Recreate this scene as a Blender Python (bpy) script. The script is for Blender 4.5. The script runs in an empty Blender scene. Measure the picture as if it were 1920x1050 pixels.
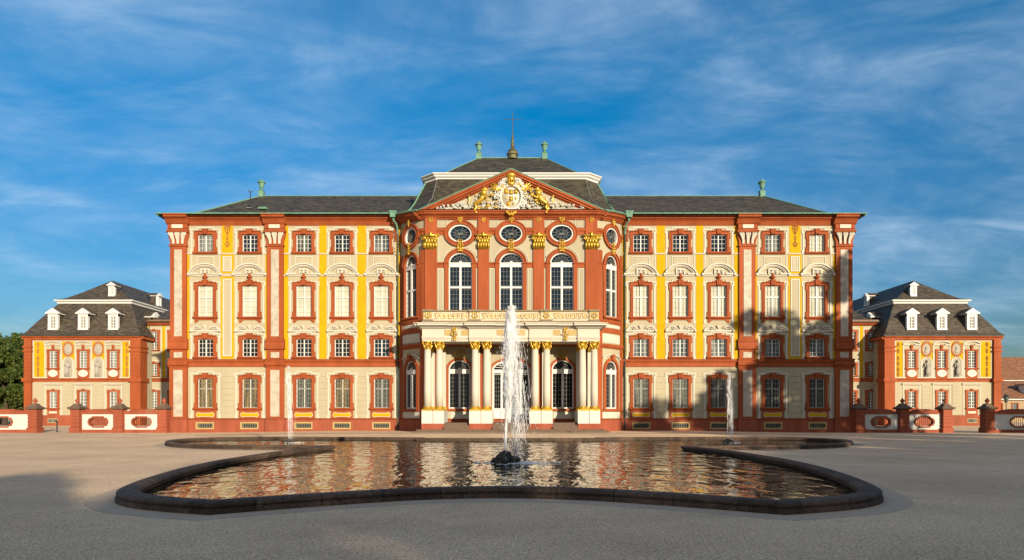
import bpy, bmesh, math, random
from math import sin, cos, pi, radians, sqrt
R = random.Random(7)
scene = bpy.context.scene
COL = scene.collection

# ------------------------------------------------------------------ materials
MATS = {}
def nd(nt, t, **kw):
    n = nt.nodes.new(t)
    for k, v in kw.items(): setattr(n, k, v)
    return n
def mat(name, col, rough=0.7, metal=0.0, var=0.12, scale=1.5, fine=25.0, bump=0.0, bscale=30.0, spec=0.3,
        col2=None, streak=False, spot=None):
    col = tuple(.8 * c for c in col); col2 = tuple(.8 * c for c in col2) if col2 else None
    if spot: spot = (tuple(.8 * c for c in spot[0]), *spot[1:])
    m = bpy.data.materials.new(name); m.use_nodes = True
    nt = m.node_tree; b = nt.nodes['Principled BSDF']
    b.inputs['Roughness'].default_value = rough
    b.inputs['Metallic'].default_value = metal
    b.inputs['Specular IOR Level'].default_value = spec
    tc = nd(nt, 'ShaderNodeNewGeometry')
    mp = nd(nt, 'ShaderNodeMapping')
    nt.links.new(tc.outputs['Position'], mp.inputs[0])
    if streak: mp.inputs['Scale'].default_value = (1.0, 1.0, 0.18)
    n1 = nd(nt, 'ShaderNodeTexNoise'); n1.inputs['Scale'].default_value = scale; n1.inputs['Detail'].default_value = 6; n1.inputs['Roughness'].default_value = .65
    nt.links.new(mp.outputs[0], n1.inputs['Vector'])
    n2 = nd(nt, 'ShaderNodeTexNoise'); n2.inputs['Scale'].default_value = fine; n2.inputs['Detail'].default_value = 3
    nt.links.new(tc.outputs['Position'], n2.inputs['Vector'])
    ad = nd(nt, 'ShaderNodeMath', operation='ADD'); nt.links.new(n1.outputs[0], ad.inputs[0]); nt.links.new(n2.outputs[0], ad.inputs[1])
    mr = nd(nt, 'ShaderNodeMapRange'); nt.links.new(ad.outputs[0], mr.inputs[0])
    mr.inputs[1].default_value = .7; mr.inputs[2].default_value = 1.3
    mx = nd(nt, 'ShaderNodeMix', data_type='RGBA'); nt.links.new(mr.outputs[0], mx.inputs[0])
    lo = tuple(c * (1 - var) for c in col); hi = tuple(min(1, c * (1 + var)) for c in (col2 or col))
    mx.inputs[6].default_value = (*lo, 1); mx.inputs[7].default_value = (*hi, 1)
    out = mx.outputs[2]
    if spot:
        n3 = nd(nt, 'ShaderNodeTexNoise'); n3.inputs['Scale'].default_value = spot[1]; n3.inputs['Detail'].default_value = 7; n3.inputs['Roughness'].default_value = .7
        nt.links.new(mp.outputs[0], n3.inputs['Vector'])
        r3 = nd(nt, 'ShaderNodeMapRange'); nt.links.new(n3.outputs[0], r3.inputs[0]); r3.inputs[1].default_value = spot[2]; r3.inputs[2].default_value = spot[2] + .14
        r3.inputs[4].default_value = spot[3] if len(spot) > 3 else 1.0
        m3 = nd(nt, 'ShaderNodeMix', data_type='RGBA'); nt.links.new(r3.outputs[0], m3.inputs[0]); nt.links.new(out, m3.inputs[6]); m3.inputs[7].default_value = (*spot[0], 1)
        out = m3.outputs[2]
    nt.links.new(out, b.inputs['Base Color'])
    if bump:
        bp = nd(nt, 'ShaderNodeBump'); bp.inputs['Strength'].default_value = bump; bp.inputs['Distance'].default_value = .02
        n4 = nd(nt, 'ShaderNodeTexNoise'); n4.inputs['Scale'].default_value = bscale; n4.inputs['Detail'].default_value = 4
        nt.links.new(tc.outputs['Position'], n4.inputs['Vector'])
        nt.links.new(n4.outputs[0], bp.inputs['Height']); nt.links.new(bp.outputs[0], b.inputs['Normal'])
    MATS[name] = m
    return m
def jointed(name, L):                     # dark joints between the coping stones, from the length stored on the rim
    nt = MATS[name].node_tree; b = nt.nodes['Principled BSDF']; src = b.inputs['Base Color'].links[0].from_socket
    at = nd(nt, 'ShaderNodeAttribute'); at.attribute_name = 'run'
    dv = nd(nt, 'ShaderNodeMath', operation='DIVIDE'); nt.links.new(at.outputs['Fac'], dv.inputs[0]); dv.inputs[1].default_value = L
    fr = nd(nt, 'ShaderNodeMath', operation='FRACT'); nt.links.new(dv.outputs[0], fr.inputs[0])
    lt = nd(nt, 'ShaderNodeMath', operation='LESS_THAN'); nt.links.new(fr.outputs[0], lt.inputs[0]); lt.inputs[1].default_value = .016
    fl = nd(nt, 'ShaderNodeMath', operation='FLOOR'); nt.links.new(dv.outputs[0], fl.inputs[0])
    wn = nd(nt, 'ShaderNodeTexWhiteNoise', noise_dimensions='1D'); nt.links.new(fl.outputs[0], wn.inputs['W'])
    mr = nd(nt, 'ShaderNodeMapRange'); nt.links.new(wn.outputs[0], mr.inputs[0]); mr.inputs[3].default_value = .7; mr.inputs[4].default_value = 1.4
    m0 = nd(nt, 'ShaderNodeMix', data_type='RGBA', blend_type='MULTIPLY'); m0.inputs[0].default_value = 1; nt.links.new(src, m0.inputs[6]); nt.links.new(mr.outputs[0], m0.inputs[7])
    m = nd(nt, 'ShaderNodeMix', data_type='RGBA'); nt.links.new(lt.outputs[0], m.inputs[0]); nt.links.new(m0.outputs[2], m.inputs[6]); m.inputs[7].default_value = (.006, .006, .005, 1)
    nt.links.new(m.outputs[2], b.inputs['Base Color'])
mat('red', (.255, .054, .014), .75, spec=.2, var=.24, scale=.9, bump=.25, col2=(.30, .074, .024), streak=True)
mat('red_dull', (.23, .058, .028), .8, spec=.2, var=.24, scale=.8, bump=.3, col2=(.29, .078, .042), streak=True, spot=((.24, .13, .09), .9, .56, .6))
mat('cream', (.37, .335, .235), .8, var=.12, scale=.7, bump=.15, streak=True, spot=((.33, .27, .17), 1.1, .60, .5))
mat('white', (.50, .475, .405), .7, var=.06, scale=1.2, bump=.1)
mat('stucco_white', (.52, .52, .49), .75, var=.06, scale=.8)
mat('yellow', (.47, .275, .004), .8, spec=.1, var=.09, scale=1.3, bump=.15, col2=(.51, .315, .006))
mat('ochre', (.40, .30, .13), .8, var=.1)
mat('marble', (.33, .285, .22), .6, var=.2, scale=1.8, col2=(.45, .42, .36), spot=((.27, .20, .14), 2.2, .55, .6))
mat('gold', (.46, .26, .018), .34, metal=.55, var=.3, fine=14, spec=.6, col2=(.66, .44, .06))
mat('relief_white', (.52, .52, .49), .6, var=.10)
mat('copper', (.085, .20, .145), .7, var=.25, scale=2.5, col2=(.13, .28, .20))
mat('copper_dark', (.03, .05, .04), .6, var=.3, scale=2)
mat('wood_white', (.60, .61, .60), .45, var=.03)
mat('lead', (.17, .18, .17), .6, var=.1)
mat('iron', (.20, .21, .18), .6, var=.1)
mat('dark_iron', (.03, .03, .03), .5)
mat('stone', (.20, .17, .12), .85, var=.25, scale=2.0, bump=.4, spot=((.06, .055, .04), 2.2, .55, .7))
mat('step_stone', (.13, .09, .065), .85, var=.25, scale=2.0, bump=.4, spot=((.04, .035, .03), 2.2, .55, .7))
mat('rim_stone', (.050, .029, .019), .75, var=.45, scale=2.2, bump=.8, bscale=22, col2=(.085, .056, .040), spot=((.13, .125, .085), 6.0, .56, .8))
jointed('rim_stone', 1.15)
mat('rock', (.025, .022, .018), .75, var=.4, scale=4, bump=.9, bscale=14, col2=(.06, .05, .04))
mat('bark', (.06, .04, .03), .9, var=.3, bump=.6)
mat('grey_figure', (.33, .32, .29), .8, var=.15, scale=5, fine=30)
mat('niche_grey', (.34, .31, .25), .8, var=.1)
mat('fresco_red', (.34, .13, .05), .8, var=.15)
mat('rusty', (.10, .08, .04), .6, metal=.3, var=.3)
mat('bronze', (.12, .09, .04), .5, metal=.5, var=.35, col2=(.15, .16, .09))
mat('house_wall', (.32, .24, .15), .85, var=.1)
mat('pavement', (.56, .43, .31), .85, var=.14, scale=1.2, fine=18, bump=.3)

def slate(name, c1, c2, bw=.30, rh=.16, mortar=(.02, .02, .02)):
    m = bpy.data.materials.new(name); m.use_nodes = True; nt = m.node_tree; b = nt.nodes['Principled BSDF']
    b.inputs['Roughness'].default_value = .62; b.inputs['Specular IOR Level'].default_value = .35
    g = nd(nt, 'ShaderNodeNewGeometry')
    sx = nd(nt, 'ShaderNodeSeparateXYZ'); nt.links.new(g.outputs['Position'], sx.inputs[0])
    ad = nd(nt, 'ShaderNodeMath', operation='ADD'); nt.links.new(sx.outputs[0], ad.inputs[0]); nt.links.new(sx.outputs[1], ad.inputs[1])
    cb = nd(nt, 'ShaderNodeCombineXYZ'); nt.links.new(ad.outputs[0], cb.inputs[0])
    z2 = nd(nt, 'ShaderNodeMath', operation='MULTIPLY'); z2.inputs[1].default_value = 1.6; nt.links.new(sx.outputs[2], z2.inputs[0]); nt.links.new(z2.outputs[0], cb.inputs[1])
    br = nd(nt, 'ShaderNodeTexBrick'); nt.links.new(cb.outputs[0], br.inputs['Vector'])
    br.inputs['Color1'].default_value = (*c1, 1); br.inputs['Color2'].default_value = (*c2, 1); br.inputs['Mortar'].default_value = (*mortar, 1)
    br.inputs['Scale'].default_value = 1; br.inputs['Mortar Size'].default_value = .012; br.inputs['Brick Width'].default_value = bw; br.inputs['Row Height'].default_value = rh
    mpn = nd(nt, 'ShaderNodeMapping'); mpn.inputs['Scale'].default_value = (.8, .8, 3.2); nt.links.new(g.outputs['Position'], mpn.inputs[0])
    n = nd(nt, 'ShaderNodeTexNoise'); n.inputs['Scale'].default_value = 1.6; n.inputs['Detail'].default_value = 10; n.inputs['Roughness'].default_value = .82
    nt.links.new(mpn.outputs[0], n.inputs['Vector'])
    mr = nd(nt, 'ShaderNodeMapRange'); nt.links.new(n.outputs[0], mr.inputs[0]); mr.inputs[1].default_value = .3; mr.inputs[2].default_value = .7; mr.inputs[3].default_value = .35; mr.inputs[4].default_value = 1.9
    mx = nd(nt, 'ShaderNodeMix', data_type='RGBA', blend_type='MULTIPLY'); mx.inputs[0].default_value = 1
    nt.links.new(br.outputs[0], mx.inputs[6]); nt.links.new(mr.outputs[0], mx.inputs[7])
    nt.links.new(mx.outputs[2], b.inputs['Base Color'])
    bp = nd(nt, 'ShaderNodeBump'); bp.inputs['Strength'].default_value = .5; bp.inputs['Distance'].default_value = .02
    nt.links.new(br.outputs[1], bp.inputs['Height']); bp.invert = True; nt.links.new(bp.outputs[0], b.inputs['Normal'])
    MATS[name] = m
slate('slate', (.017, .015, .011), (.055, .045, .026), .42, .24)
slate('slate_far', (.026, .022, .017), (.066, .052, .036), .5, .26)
slate('tile', (.14, .06, .03), (.20, .095, .045), .5, .3)

def glass(name, col, col2=None, rough=.04, kind='noise', sc=1.2, spec=.8):
    m = bpy.data.materials.new(name); m.use_nodes = True; nt = m.node_tree; b = nt.nodes['Principled BSDF']
    b.inputs['Roughness'].default_value = .5; b.inputs['Specular IOR Level'].default_value = 0
    b.inputs['Coat Weight'].default_value = 1.0; b.inputs['Coat Roughness'].default_value = rough; b.inputs['Coat IOR'].default_value = 1.38
    g = nd(nt, 'ShaderNodeNewGeometry')
    mp = nd(nt, 'ShaderNodeMapping'); nt.links.new(g.outputs['Position'], mp.inputs[0])
    mp.inputs['Scale'].default_value = (sc * (5 if kind == 'drape' else 1), sc, sc * (.25 if kind == 'drape' else 1))
    n = nd(nt, 'ShaderNodeTexNoise'); n.inputs['Scale'].default_value = 1; n.inputs['Detail'].default_value = 4; nt.links.new(mp.outputs[0], n.inputs['Vector'])
    mr = nd(nt, 'ShaderNodeMapRange'); nt.links.new(n.outputs[0], mr.inputs[0]); mr.inputs[1].default_value = .42; mr.inputs[2].default_value = .6
    mx = nd(nt, 'ShaderNodeMix', data_type='RGBA'); nt.links.new(mr.outputs[0], mx.inputs[0])
    mx.inputs[6].default_value = (*col, 1); mx.inputs[7].default_value = (*(col2 or col), 1)
    nt.links.new(mx.outputs[2], b.inputs['Base Color'])
    bp = nd(nt, 'ShaderNodeBump'); bp.inputs['Strength'].default_value = .12; bp.inputs['Distance'].default_value = .02
    n2 = nd(nt, 'ShaderNodeTexNoise'); n2.inputs['Scale'].default_value = 2.5; nt.links.new(g.outputs['Position'], n2.inputs['Vector'])
    nt.links.new(n2.outputs[0], bp.inputs['Height']); nt.links.new(bp.outputs[0], b.inputs['Coat Normal'])
    MATS[name] = m
glass('glass_dark', (.002, .003, .004), (.010, .012, .012))
glass('glass_blue', (.002, .008, .018), (.006, .018, .034))
glass('glass_blind', (.33, .345, .27), (.40, .41, .34), sc=.4)
glass('glass_grey', (.03, .05, .06), (.17, .19, .18), sc=.9, kind='drape')
glass('glass_drape', (.02, .014, .004), (.24, .15, .02), kind='drape')
glass('glass_mix', (.006, .008, .010), (.13, .15, .13), kind='drape')

def leafmat(name, c, c2):
    m = bpy.data.materials.new(name); m.use_nodes = True; nt = m.node_tree; b = nt.nodes['Principled BSDF']
    b.inputs['Roughness'].default_value = .6; b.inputs['Specular IOR Level'].default_value = .25
    g = nd(nt, 'ShaderNodeNewGeometry'); n = nd(nt, 'ShaderNodeTexNoise'); n.inputs['Scale'].default_value = .9; n.inputs['Detail'].default_value = 5
    nt.links.new(g.outputs['Position'], n.inputs['Vector'])
    mr = nd(nt, 'ShaderNodeMapRange'); nt.links.new(n.outputs[0], mr.inputs[0]); mr.inputs[1].default_value = .35; mr.inputs[2].default_value = .65
    mx = nd(nt, 'ShaderNodeMix', data_type='RGBA'); nt.links.new(mr.outputs[0], mx.inputs[0]); mx.inputs[6].default_value = (*c, 1); mx.inputs[7].default_value = (*c2, 1)
    nt.links.new(mx.outputs[2], b.inputs['Base Color'])
    tr = nd(nt, 'ShaderNodeBsdfTranslucent'); nt.links.new(mx.outputs[2], tr.inputs[0])
    ms = nd(nt, 'ShaderNodeMixShader'); ms.inputs[0].default_value = .25
    nt.links.new(b.outputs[0], ms.inputs[1]); nt.links.new(tr.outputs[0], ms.inputs[2])
    nt.links.new(ms.outputs[0], nt.nodes['Material Output'].inputs[0])
    MATS[name] = m
leafmat('leaf', (.03, .055, .010), (.075, .10, .018))
leafmat('leaf_yellow', (.07, .09, .015), (.16, .15, .025))

# ground, water, spray
def mk_ground():
    m = bpy.data.materials.new('gravel'); m.use_nodes = True; nt = m.node_tree; b = nt.nodes['Principled BSDF']
    b.inputs['Roughness'].default_value = .9; b.inputs['Specular IOR Level'].default_value = .15
    g = nd(nt, 'ShaderNodeNewGeometry')
    def noise(s, d=4, r=.6):
        n = nd(nt, 'ShaderNodeTexNoise'); n.inputs['Scale'].default_value = s; n.inputs['Detail'].default_value = d; n.inputs['Roughness'].default_value = r
        nt.links.new(g.outputs['Position'], n.inputs['Vector']); return n
    big = noise(.22, 6, .7); fine = noise(30, 5, .8); vo = nd(nt, 'ShaderNodeTexVoronoi'); vo.inputs['Scale'].default_value = 45; nt.links.new(g.outputs['Position'], vo.inputs['Vector'])
    r1 = nd(nt, 'ShaderNodeMapRange'); nt.links.new(big.outputs[0], r1.inputs[0]); r1.inputs[1].default_value = .36; r1.inputs[2].default_value = .64
    m1 = nd(nt, 'ShaderNodeMix', data_type='RGBA'); nt.links.new(r1.outputs[0], m1.inputs[0]); m1.inputs[6].default_value = (.58, .42, .27, 1); m1.inputs[7].default_value = (.78, .57, .375, 1)
    r2 = nd(nt, 'ShaderNodeMapRange'); nt.links.new(fine.outputs[0], r2.inputs[0]); r2.inputs[1].default_value = .36; r2.inputs[2].default_value = .62; r2.inputs[3].default_value = .45; r2.inputs[4].default_value = 1.25
    m2 = nd(nt, 'ShaderNodeMix', data_type='RGBA', blend_type='MULTIPLY'); m2.inputs[0].default_value = 1; nt.links.new(m1.outputs[2], m2.inputs[6]); nt.links.new(r2.outputs[0], m2.inputs[7])
    sep = nd(nt, 'ShaderNodeSeparateColor'); nt.links.new(vo.outputs['Color'], sep.inputs[0])
    r3 = nd(nt, 'ShaderNodeMapRange'); nt.links.new(sep.outputs[0], r3.inputs[0]); r3.inputs[3].default_value = .72; r3.inputs[4].default_value = 1.25
    m3 = nd(nt, 'ShaderNodeMix', data_type='RGBA', blend_type='MULTIPLY'); m3.inputs[0].default_value = 1; nt.links.new(m2.outputs[2], m3.inputs[6]); nt.links.new(r3.outputs[0], m3.inputs[7])
    nt.links.new(m3.outputs[2], b.inputs['Base Color'])
    bp = nd(nt, 'ShaderNodeBump'); bp.inputs['Strength'].default_value = .6; bp.inputs['Distance'].default_value = .012
    nt.links.new(fine.outputs[0], bp.inputs['Height']); nt.links.new(bp.outputs[0], b.inputs['Normal'])
    MATS['gravel'] = m
mk_ground()
def mk_water():
    m = bpy.data.materials.new('water'); m.use_nodes = True; nt = m.node_tree; b = nt.nodes['Principled BSDF']
    b.inputs['Base Color'].default_value = (.030, .024, .012, 1); b.inputs['Roughness'].default_value = .03
    b.inputs['IOR'].default_value = 1.7; b.inputs['Specular IOR Level'].default_value = .7
    g = nd(nt, 'ShaderNodeNewGeometry')
    def noise(s, sy, d):
        mp = nd(nt, 'ShaderNodeMapping'); mp.inputs['Scale'].default_value = (s, sy, s); nt.links.new(g.outputs['Position'], mp.inputs[0])
        n = nd(nt, 'ShaderNodeTexNoise'); n.inputs['Scale'].default_value = 1; n.inputs['Detail'].default_value = d; n.inputs['Distortion'].default_value = .4
        nt.links.new(mp.outputs[0], n.inputs['Vector']); return n
    a = noise(2.3, 1.15, 2.5); c = noise(.8, .7, 1)
    ad = nd(nt, 'ShaderNodeMath', operation='MULTIPLY_ADD'); nt.links.new(c.outputs[0], ad.inputs[0]); ad.inputs[1].default_value = .9; nt.links.new(a.outputs[0], ad.inputs[2])
    bp = nd(nt, 'ShaderNodeBump'); bp.inputs['Strength'].default_value = 1.0; bp.inputs['Distance'].default_value = .05
    nt.links.new(ad.outputs[0], bp.inputs['Height']); nt.links.new(bp.outputs[0], b.inputs['Normal'])
    MATS['water'] = m
mk_water()
def mk_spray(name, a):
    m = bpy.data.materials.new(name); m.use_nodes = True; nt = m.node_tree; b = nt.nodes['Principled BSDF']
    b.inputs['Base Color'].default_value = (.86, .88, .90, 1); b.inputs['Roughness'].default_value = .25
    tr = nd(nt, 'ShaderNodeBsdfTransparent'); tl = nd(nt, 'ShaderNodeBsdfTranslucent'); tl.inputs[0].default_value = (.86, .88, .9, 1)
    m1 = nd(nt, 'ShaderNodeMixShader'); m1.inputs[0].default_value = .4; nt.links.new(b.outputs[0], m1.inputs[1]); nt.links.new(tl.outputs[0], m1.inputs[2])
    g = nd(nt, 'ShaderNodeNewGeometry'); mp = nd(nt, 'ShaderNodeMapping'); mp.inputs['Scale'].default_value = (9, 9, 3); nt.links.new(g.outputs['Position'], mp.inputs[0])
    n = nd(nt, 'ShaderNodeTexNoise'); n.inputs['Scale'].default_value = 1; n.inputs['Detail'].default_value = 4; nt.links.new(mp.outputs[0], n.inputs['Vector'])
    mr = nd(nt, 'ShaderNodeMapRange'); nt.links.new(n.outputs[0], mr.inputs[0]); mr.inputs[1].default_value = .35; mr.inputs[2].default_value = .65; mr.inputs[3].default_value = a - .25; mr.inputs[4].default_value = a + .25
    m2 = nd(nt, 'ShaderNodeMixShader'); nt.links.new(mr.outputs[0], m2.inputs[0]); nt.links.new(tr.outputs[0], m2.inputs[1]); nt.links.new(m1.outputs[0], m2.inputs[2])
    nt.links.new(m2.outputs[0], nt.nodes['Material Output'].inputs[0]); MATS[name] = m
mk_spray('spray', .52); mk_spray('spray_core', .66); mk_spray('foam', .6); mk_spray('mist', .28)

# ------------------------------------------------------------------ mesh builder (local coordinates: s along wall, z up, n out of the wall)
def flat(s, z, n): return (s, -n, z)
class MB:
    def __init__(self, xf=flat, seg=None):
        self.v = []; self.f = []; self.m = []; self.mats = []; self.xf = xf; self.seg = seg; self.cur = 0
    def use(self, name):
        if name not in self.mats: self.mats.append(name)
        self.cur = self.mats.index(name); return self
    def add(self, pts, faces):
        b = len(self.v); self.v += [self.xf(*p) for p in pts]
        for f in faces: self.f.append([b + i for i in f]); self.m.append(self.cur)
    def box(self, s0, s1, z0, z1, n0, n1):
        if s1 < s0: s0, s1 = s1, s0
        k = 1 if not self.seg else max(1, int(math.ceil((s1 - s0) / self.seg)))
        pts = []
        for i in range(k + 1):
            s = s0 + (s1 - s0) * i / k
            pts += [(s, z0, n0), (s, z0, n1), (s, z1, n1), (s, z1, n0)]
        fs = []
        for i in range(k):
            a = 4 * i; c = a + 4
            for j in range(4): fs.append((a + j, a + (j + 1) % 4, c + (j + 1) % 4, c + j))
        fs += [(3, 2, 1, 0), (4 * k, 4 * k + 1, 4 * k + 2, 4 * k + 3)]
        self.add(pts, fs); return self
    def mould(self, s0, s1, prof, ramp=None):          # prof: list of (n, z) from bottom to top, closed at n=-.05
        k = 1 if not self.seg else max(1, int(math.ceil((s1 - s0) / self.seg)))
        prof = [(-.05, prof[0][1])] + list(prof) + [(-.05, prof[-1][1])]
        L = len(prof); pts = []
        for i in range(k + 1):
            s = s0 + (s1 - s0) * i / k; dz = ramp(s) if ramp else 0
            pts += [(s, z + dz, n) for n, z in prof]
        fs = []
        for i in range(k):
            for j in range(L): fs.append((i * L + j, i * L + (j + 1) % L, (i + 1) * L + (j + 1) % L, (i + 1) * L + j))
        fs += [tuple(range(L))[::-1], tuple(k * L + j for j in range(L))]
        self.add(pts, fs); return self
    def prism(self, poly, n0, n1):
        L = len(poly)
        self.add([(a, b, n1) for a, b in poly] + [(a, b, n0) for a, b in poly],
                 [tuple(range(L)), tuple(range(2 * L - 1, L - 1, -1))] + [(i, (i + 1) % L, L + (i + 1) % L, L + i) for i in range(L)]); return self
    def ring(self, outer, inner, n0, n1, closed=True):
        L = len(outer); pts = [(a, b, n) for lst, n in ((outer, n1), (inner, n1), (inner, n0), (outer, n0)) for a, b in lst]
        fs = []; rng = range(L) if closed else range(L - 1)
        for i in rng:
            j = (i + 1) % L
            for q in range(4):
                a = q * L; c = ((q + 1) % 4) * L; fs.append((a + i, a + j, c + j, c + i))
        if not closed: fs += [(0, L, 2 * L, 3 * L), (L - 1, 2 * L - 1, 3 * L - 1, 4 * L - 1)]
        self.add(pts, fs); return self
    def bar(self, p, q, w, n0, n1):
        dx, dz = q[0] - p[0], q[1] - p[1]; l = math.hypot(dx, dz) or 1; ox, oz = -dz / l * w / 2, dx / l * w / 2
        return self.prism([(p[0] + ox, p[1] + oz), (q[0] + ox, q[1] + oz), (q[0] - ox, q[1] - oz), (p[0] - ox, p[1] - oz)], n0, n1)
    def tube(self, P, rad, sides=6):
        rs = rad if isinstance(rad, (list, tuple)) else [rad] * len(P)
        pts = []; L = len(P)
        for i, p in enumerate(P):
            a = P[max(0, i - 1)]; b = P[min(L - 1, i + 1)]
            d = [b[k] - a[k] for k in range(3)]; l = sqrt(sum(x * x for x in d)) or 1; d = [x / l for x in d]
            u = (0, 0, 1) if abs(d[2]) < .8 else (1, 0, 0)
            e1 = (d[1] * u[2] - d[2] * u[1], d[2] * u[0] - d[0] * u[2], d[0] * u[1] - d[1] * u[0]); l = sqrt(sum(x * x for x in e1)); e1 = [x / l for x in e1]
            e2 = (d[1] * e1[2] - d[2] * e1[1], d[2] * e1[0] - d[0] * e1[2], d[0] * e1[1] - d[1] * e1[0])
            for j in range(sides):
                t = 2 * pi * j / sides; c, s_ = cos(t) * rs[i], sin(t) * rs[i]
                pts.append(tuple(p[k] + e1[k] * c + e2[k] * s_ for k in range(3)))
        fs = [(i * sides + j, i * sides + (j + 1) % sides, (i + 1) * sides + (j + 1) % sides, (i + 1) * sides + j) for i in range(L - 1) for j in range(sides)]
        fs += [tuple(range(sides)), tuple((L - 1) * sides + j for j in range(sides))]
        self.add(pts, fs); return self
    def ell(self, c, r, u=8, w=5):
        pts = [(c[0], c[1] - r[1], c[2])]
        for i in range(1, w):
            a = -pi / 2 + pi * i / w
            for j in range(u):
                t = 2 * pi * j / u; pts.append((c[0] + r[0] * cos(a) * cos(t), c[1] + r[1] * sin(a), c[2] + r[2] * cos(a) * sin(t)))
        pts.append((c[0], c[1] + r[1], c[2])); e = len(pts) - 1
        fs = [(0, 1 + (j + 1) % u, 1 + j) for j in range(u)] + [(e, e - u + j, e - u + (j + 1) % u) for j in range(u)]
        fs += [(1 + i * u + j, 1 + i * u + (j + 1) % u, 1 + (i + 1) * u + (j + 1) % u, 1 + (i + 1) * u + j) for i in range(w - 2) for j in range(u)]
        self.add(pts, fs); return self
    def lathe(self, prof, c=(0, 0), sides=16, sq=False):      # prof (r, z); c = (s, n)
        pts = []; k = sqrt(2) if sq else 1; off = pi / 4 if sq else 0
        if sq: sides = 4
        for r, z in prof:
            for j in range(sides):
                t = 2 * pi * j / sides + off; pts.append((c[0] + r * k * cos(t), z, c[1] + r * k * sin(t)))
        L = len(prof)
        fs = [(i * sides + j, i * sides + (j + 1) % sides, (i + 1) * sides + (j + 1) % sides, (i + 1) * sides + j) for i in range(L - 1) for j in range(sides)]
        fs += [tuple(range(sides)), tuple((L - 1) * sides + j for j in range(sides))]
        self.add(pts, fs); return self
    def frame(self, s0, s1, z0, z1, w, n0, n1):               # rectangular ring
        self.box(s0, s0 + w, z0, z1, n0, n1); self.box(s1 - w, s1, z0, z1, n0, n1)
        self.box(s0 + w, s1 - w, z0, z0 + w, n0, n1); self.box(s0 + w, s1 - w, z1 - w, z1, n0, n1); return self
    def spiral(self, c, r, turns=1.4, dirn=1, start=0, n=.08, thick=.2, steps=11):
        P = []; rr = []
        for i in range(steps):
            f = i / (steps - 1); a = start + dirn * turns * 2 * pi * f; q = r * (1 - .8 * f)
            P.append((c[0] + q * cos(a), c[1] + q * sin(a), n)); rr.append(r * thick * (1 - .4 * f))
        return self.tube(P, rr, 5)
    def build(self, name, parent=None, loc=(0, 0, 0), smooth=False):
        me = bpy.data.meshes.new(name); me.from_pydata(self.v, [], self.f)
        for mm in self.mats: me.materials.append(MATS[mm])
        if len(self.mats) > 1: me.polygons.foreach_set('material_index', self.m)
        bm = bmesh.new(); bm.from_mesh(me); bmesh.ops.recalc_face_normals(bm, faces=bm.faces); bm.to_mesh(me); bm.free()
        if smooth: me.polygons.foreach_set('use_smooth', [True] * len(me.polygons))
        o = bpy.data.objects.new(name, me); COL.objects.link(o); o.location = loc; o.parent = parent
        return o
def empty(name, loc, label, cat, group=None):
    o = bpy.data.objects.new(name, None); COL.objects.link(o); o.location = loc; tag(o, label, cat, group); return o
def tag(o, label=None, cat=None, group=None, kind=None):
    if label: o['label'] = label
    if cat: o['category'] = cat
    if group: o['group'] = group
    if kind: o['kind'] = kind
    return o
def kids(o): return [c for c in ALLC() if c.parent == o]
def ALLC(): return list(COL.objects)
CH = {}
def copy_tree(o, loc, parent=None, mats=None, index=None):
    if index is None:
        index = {}
        for q in COL.objects:
            if q.parent: index.setdefault(q.parent.name, []).append(q)
    c = o.copy(); COL.objects.link(c); c.parent = parent
    if loc is not None: c.location = loc
    for ch in index.get(o.name, []): copy_tree(ch, None, c, None, index)
    return c

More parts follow.
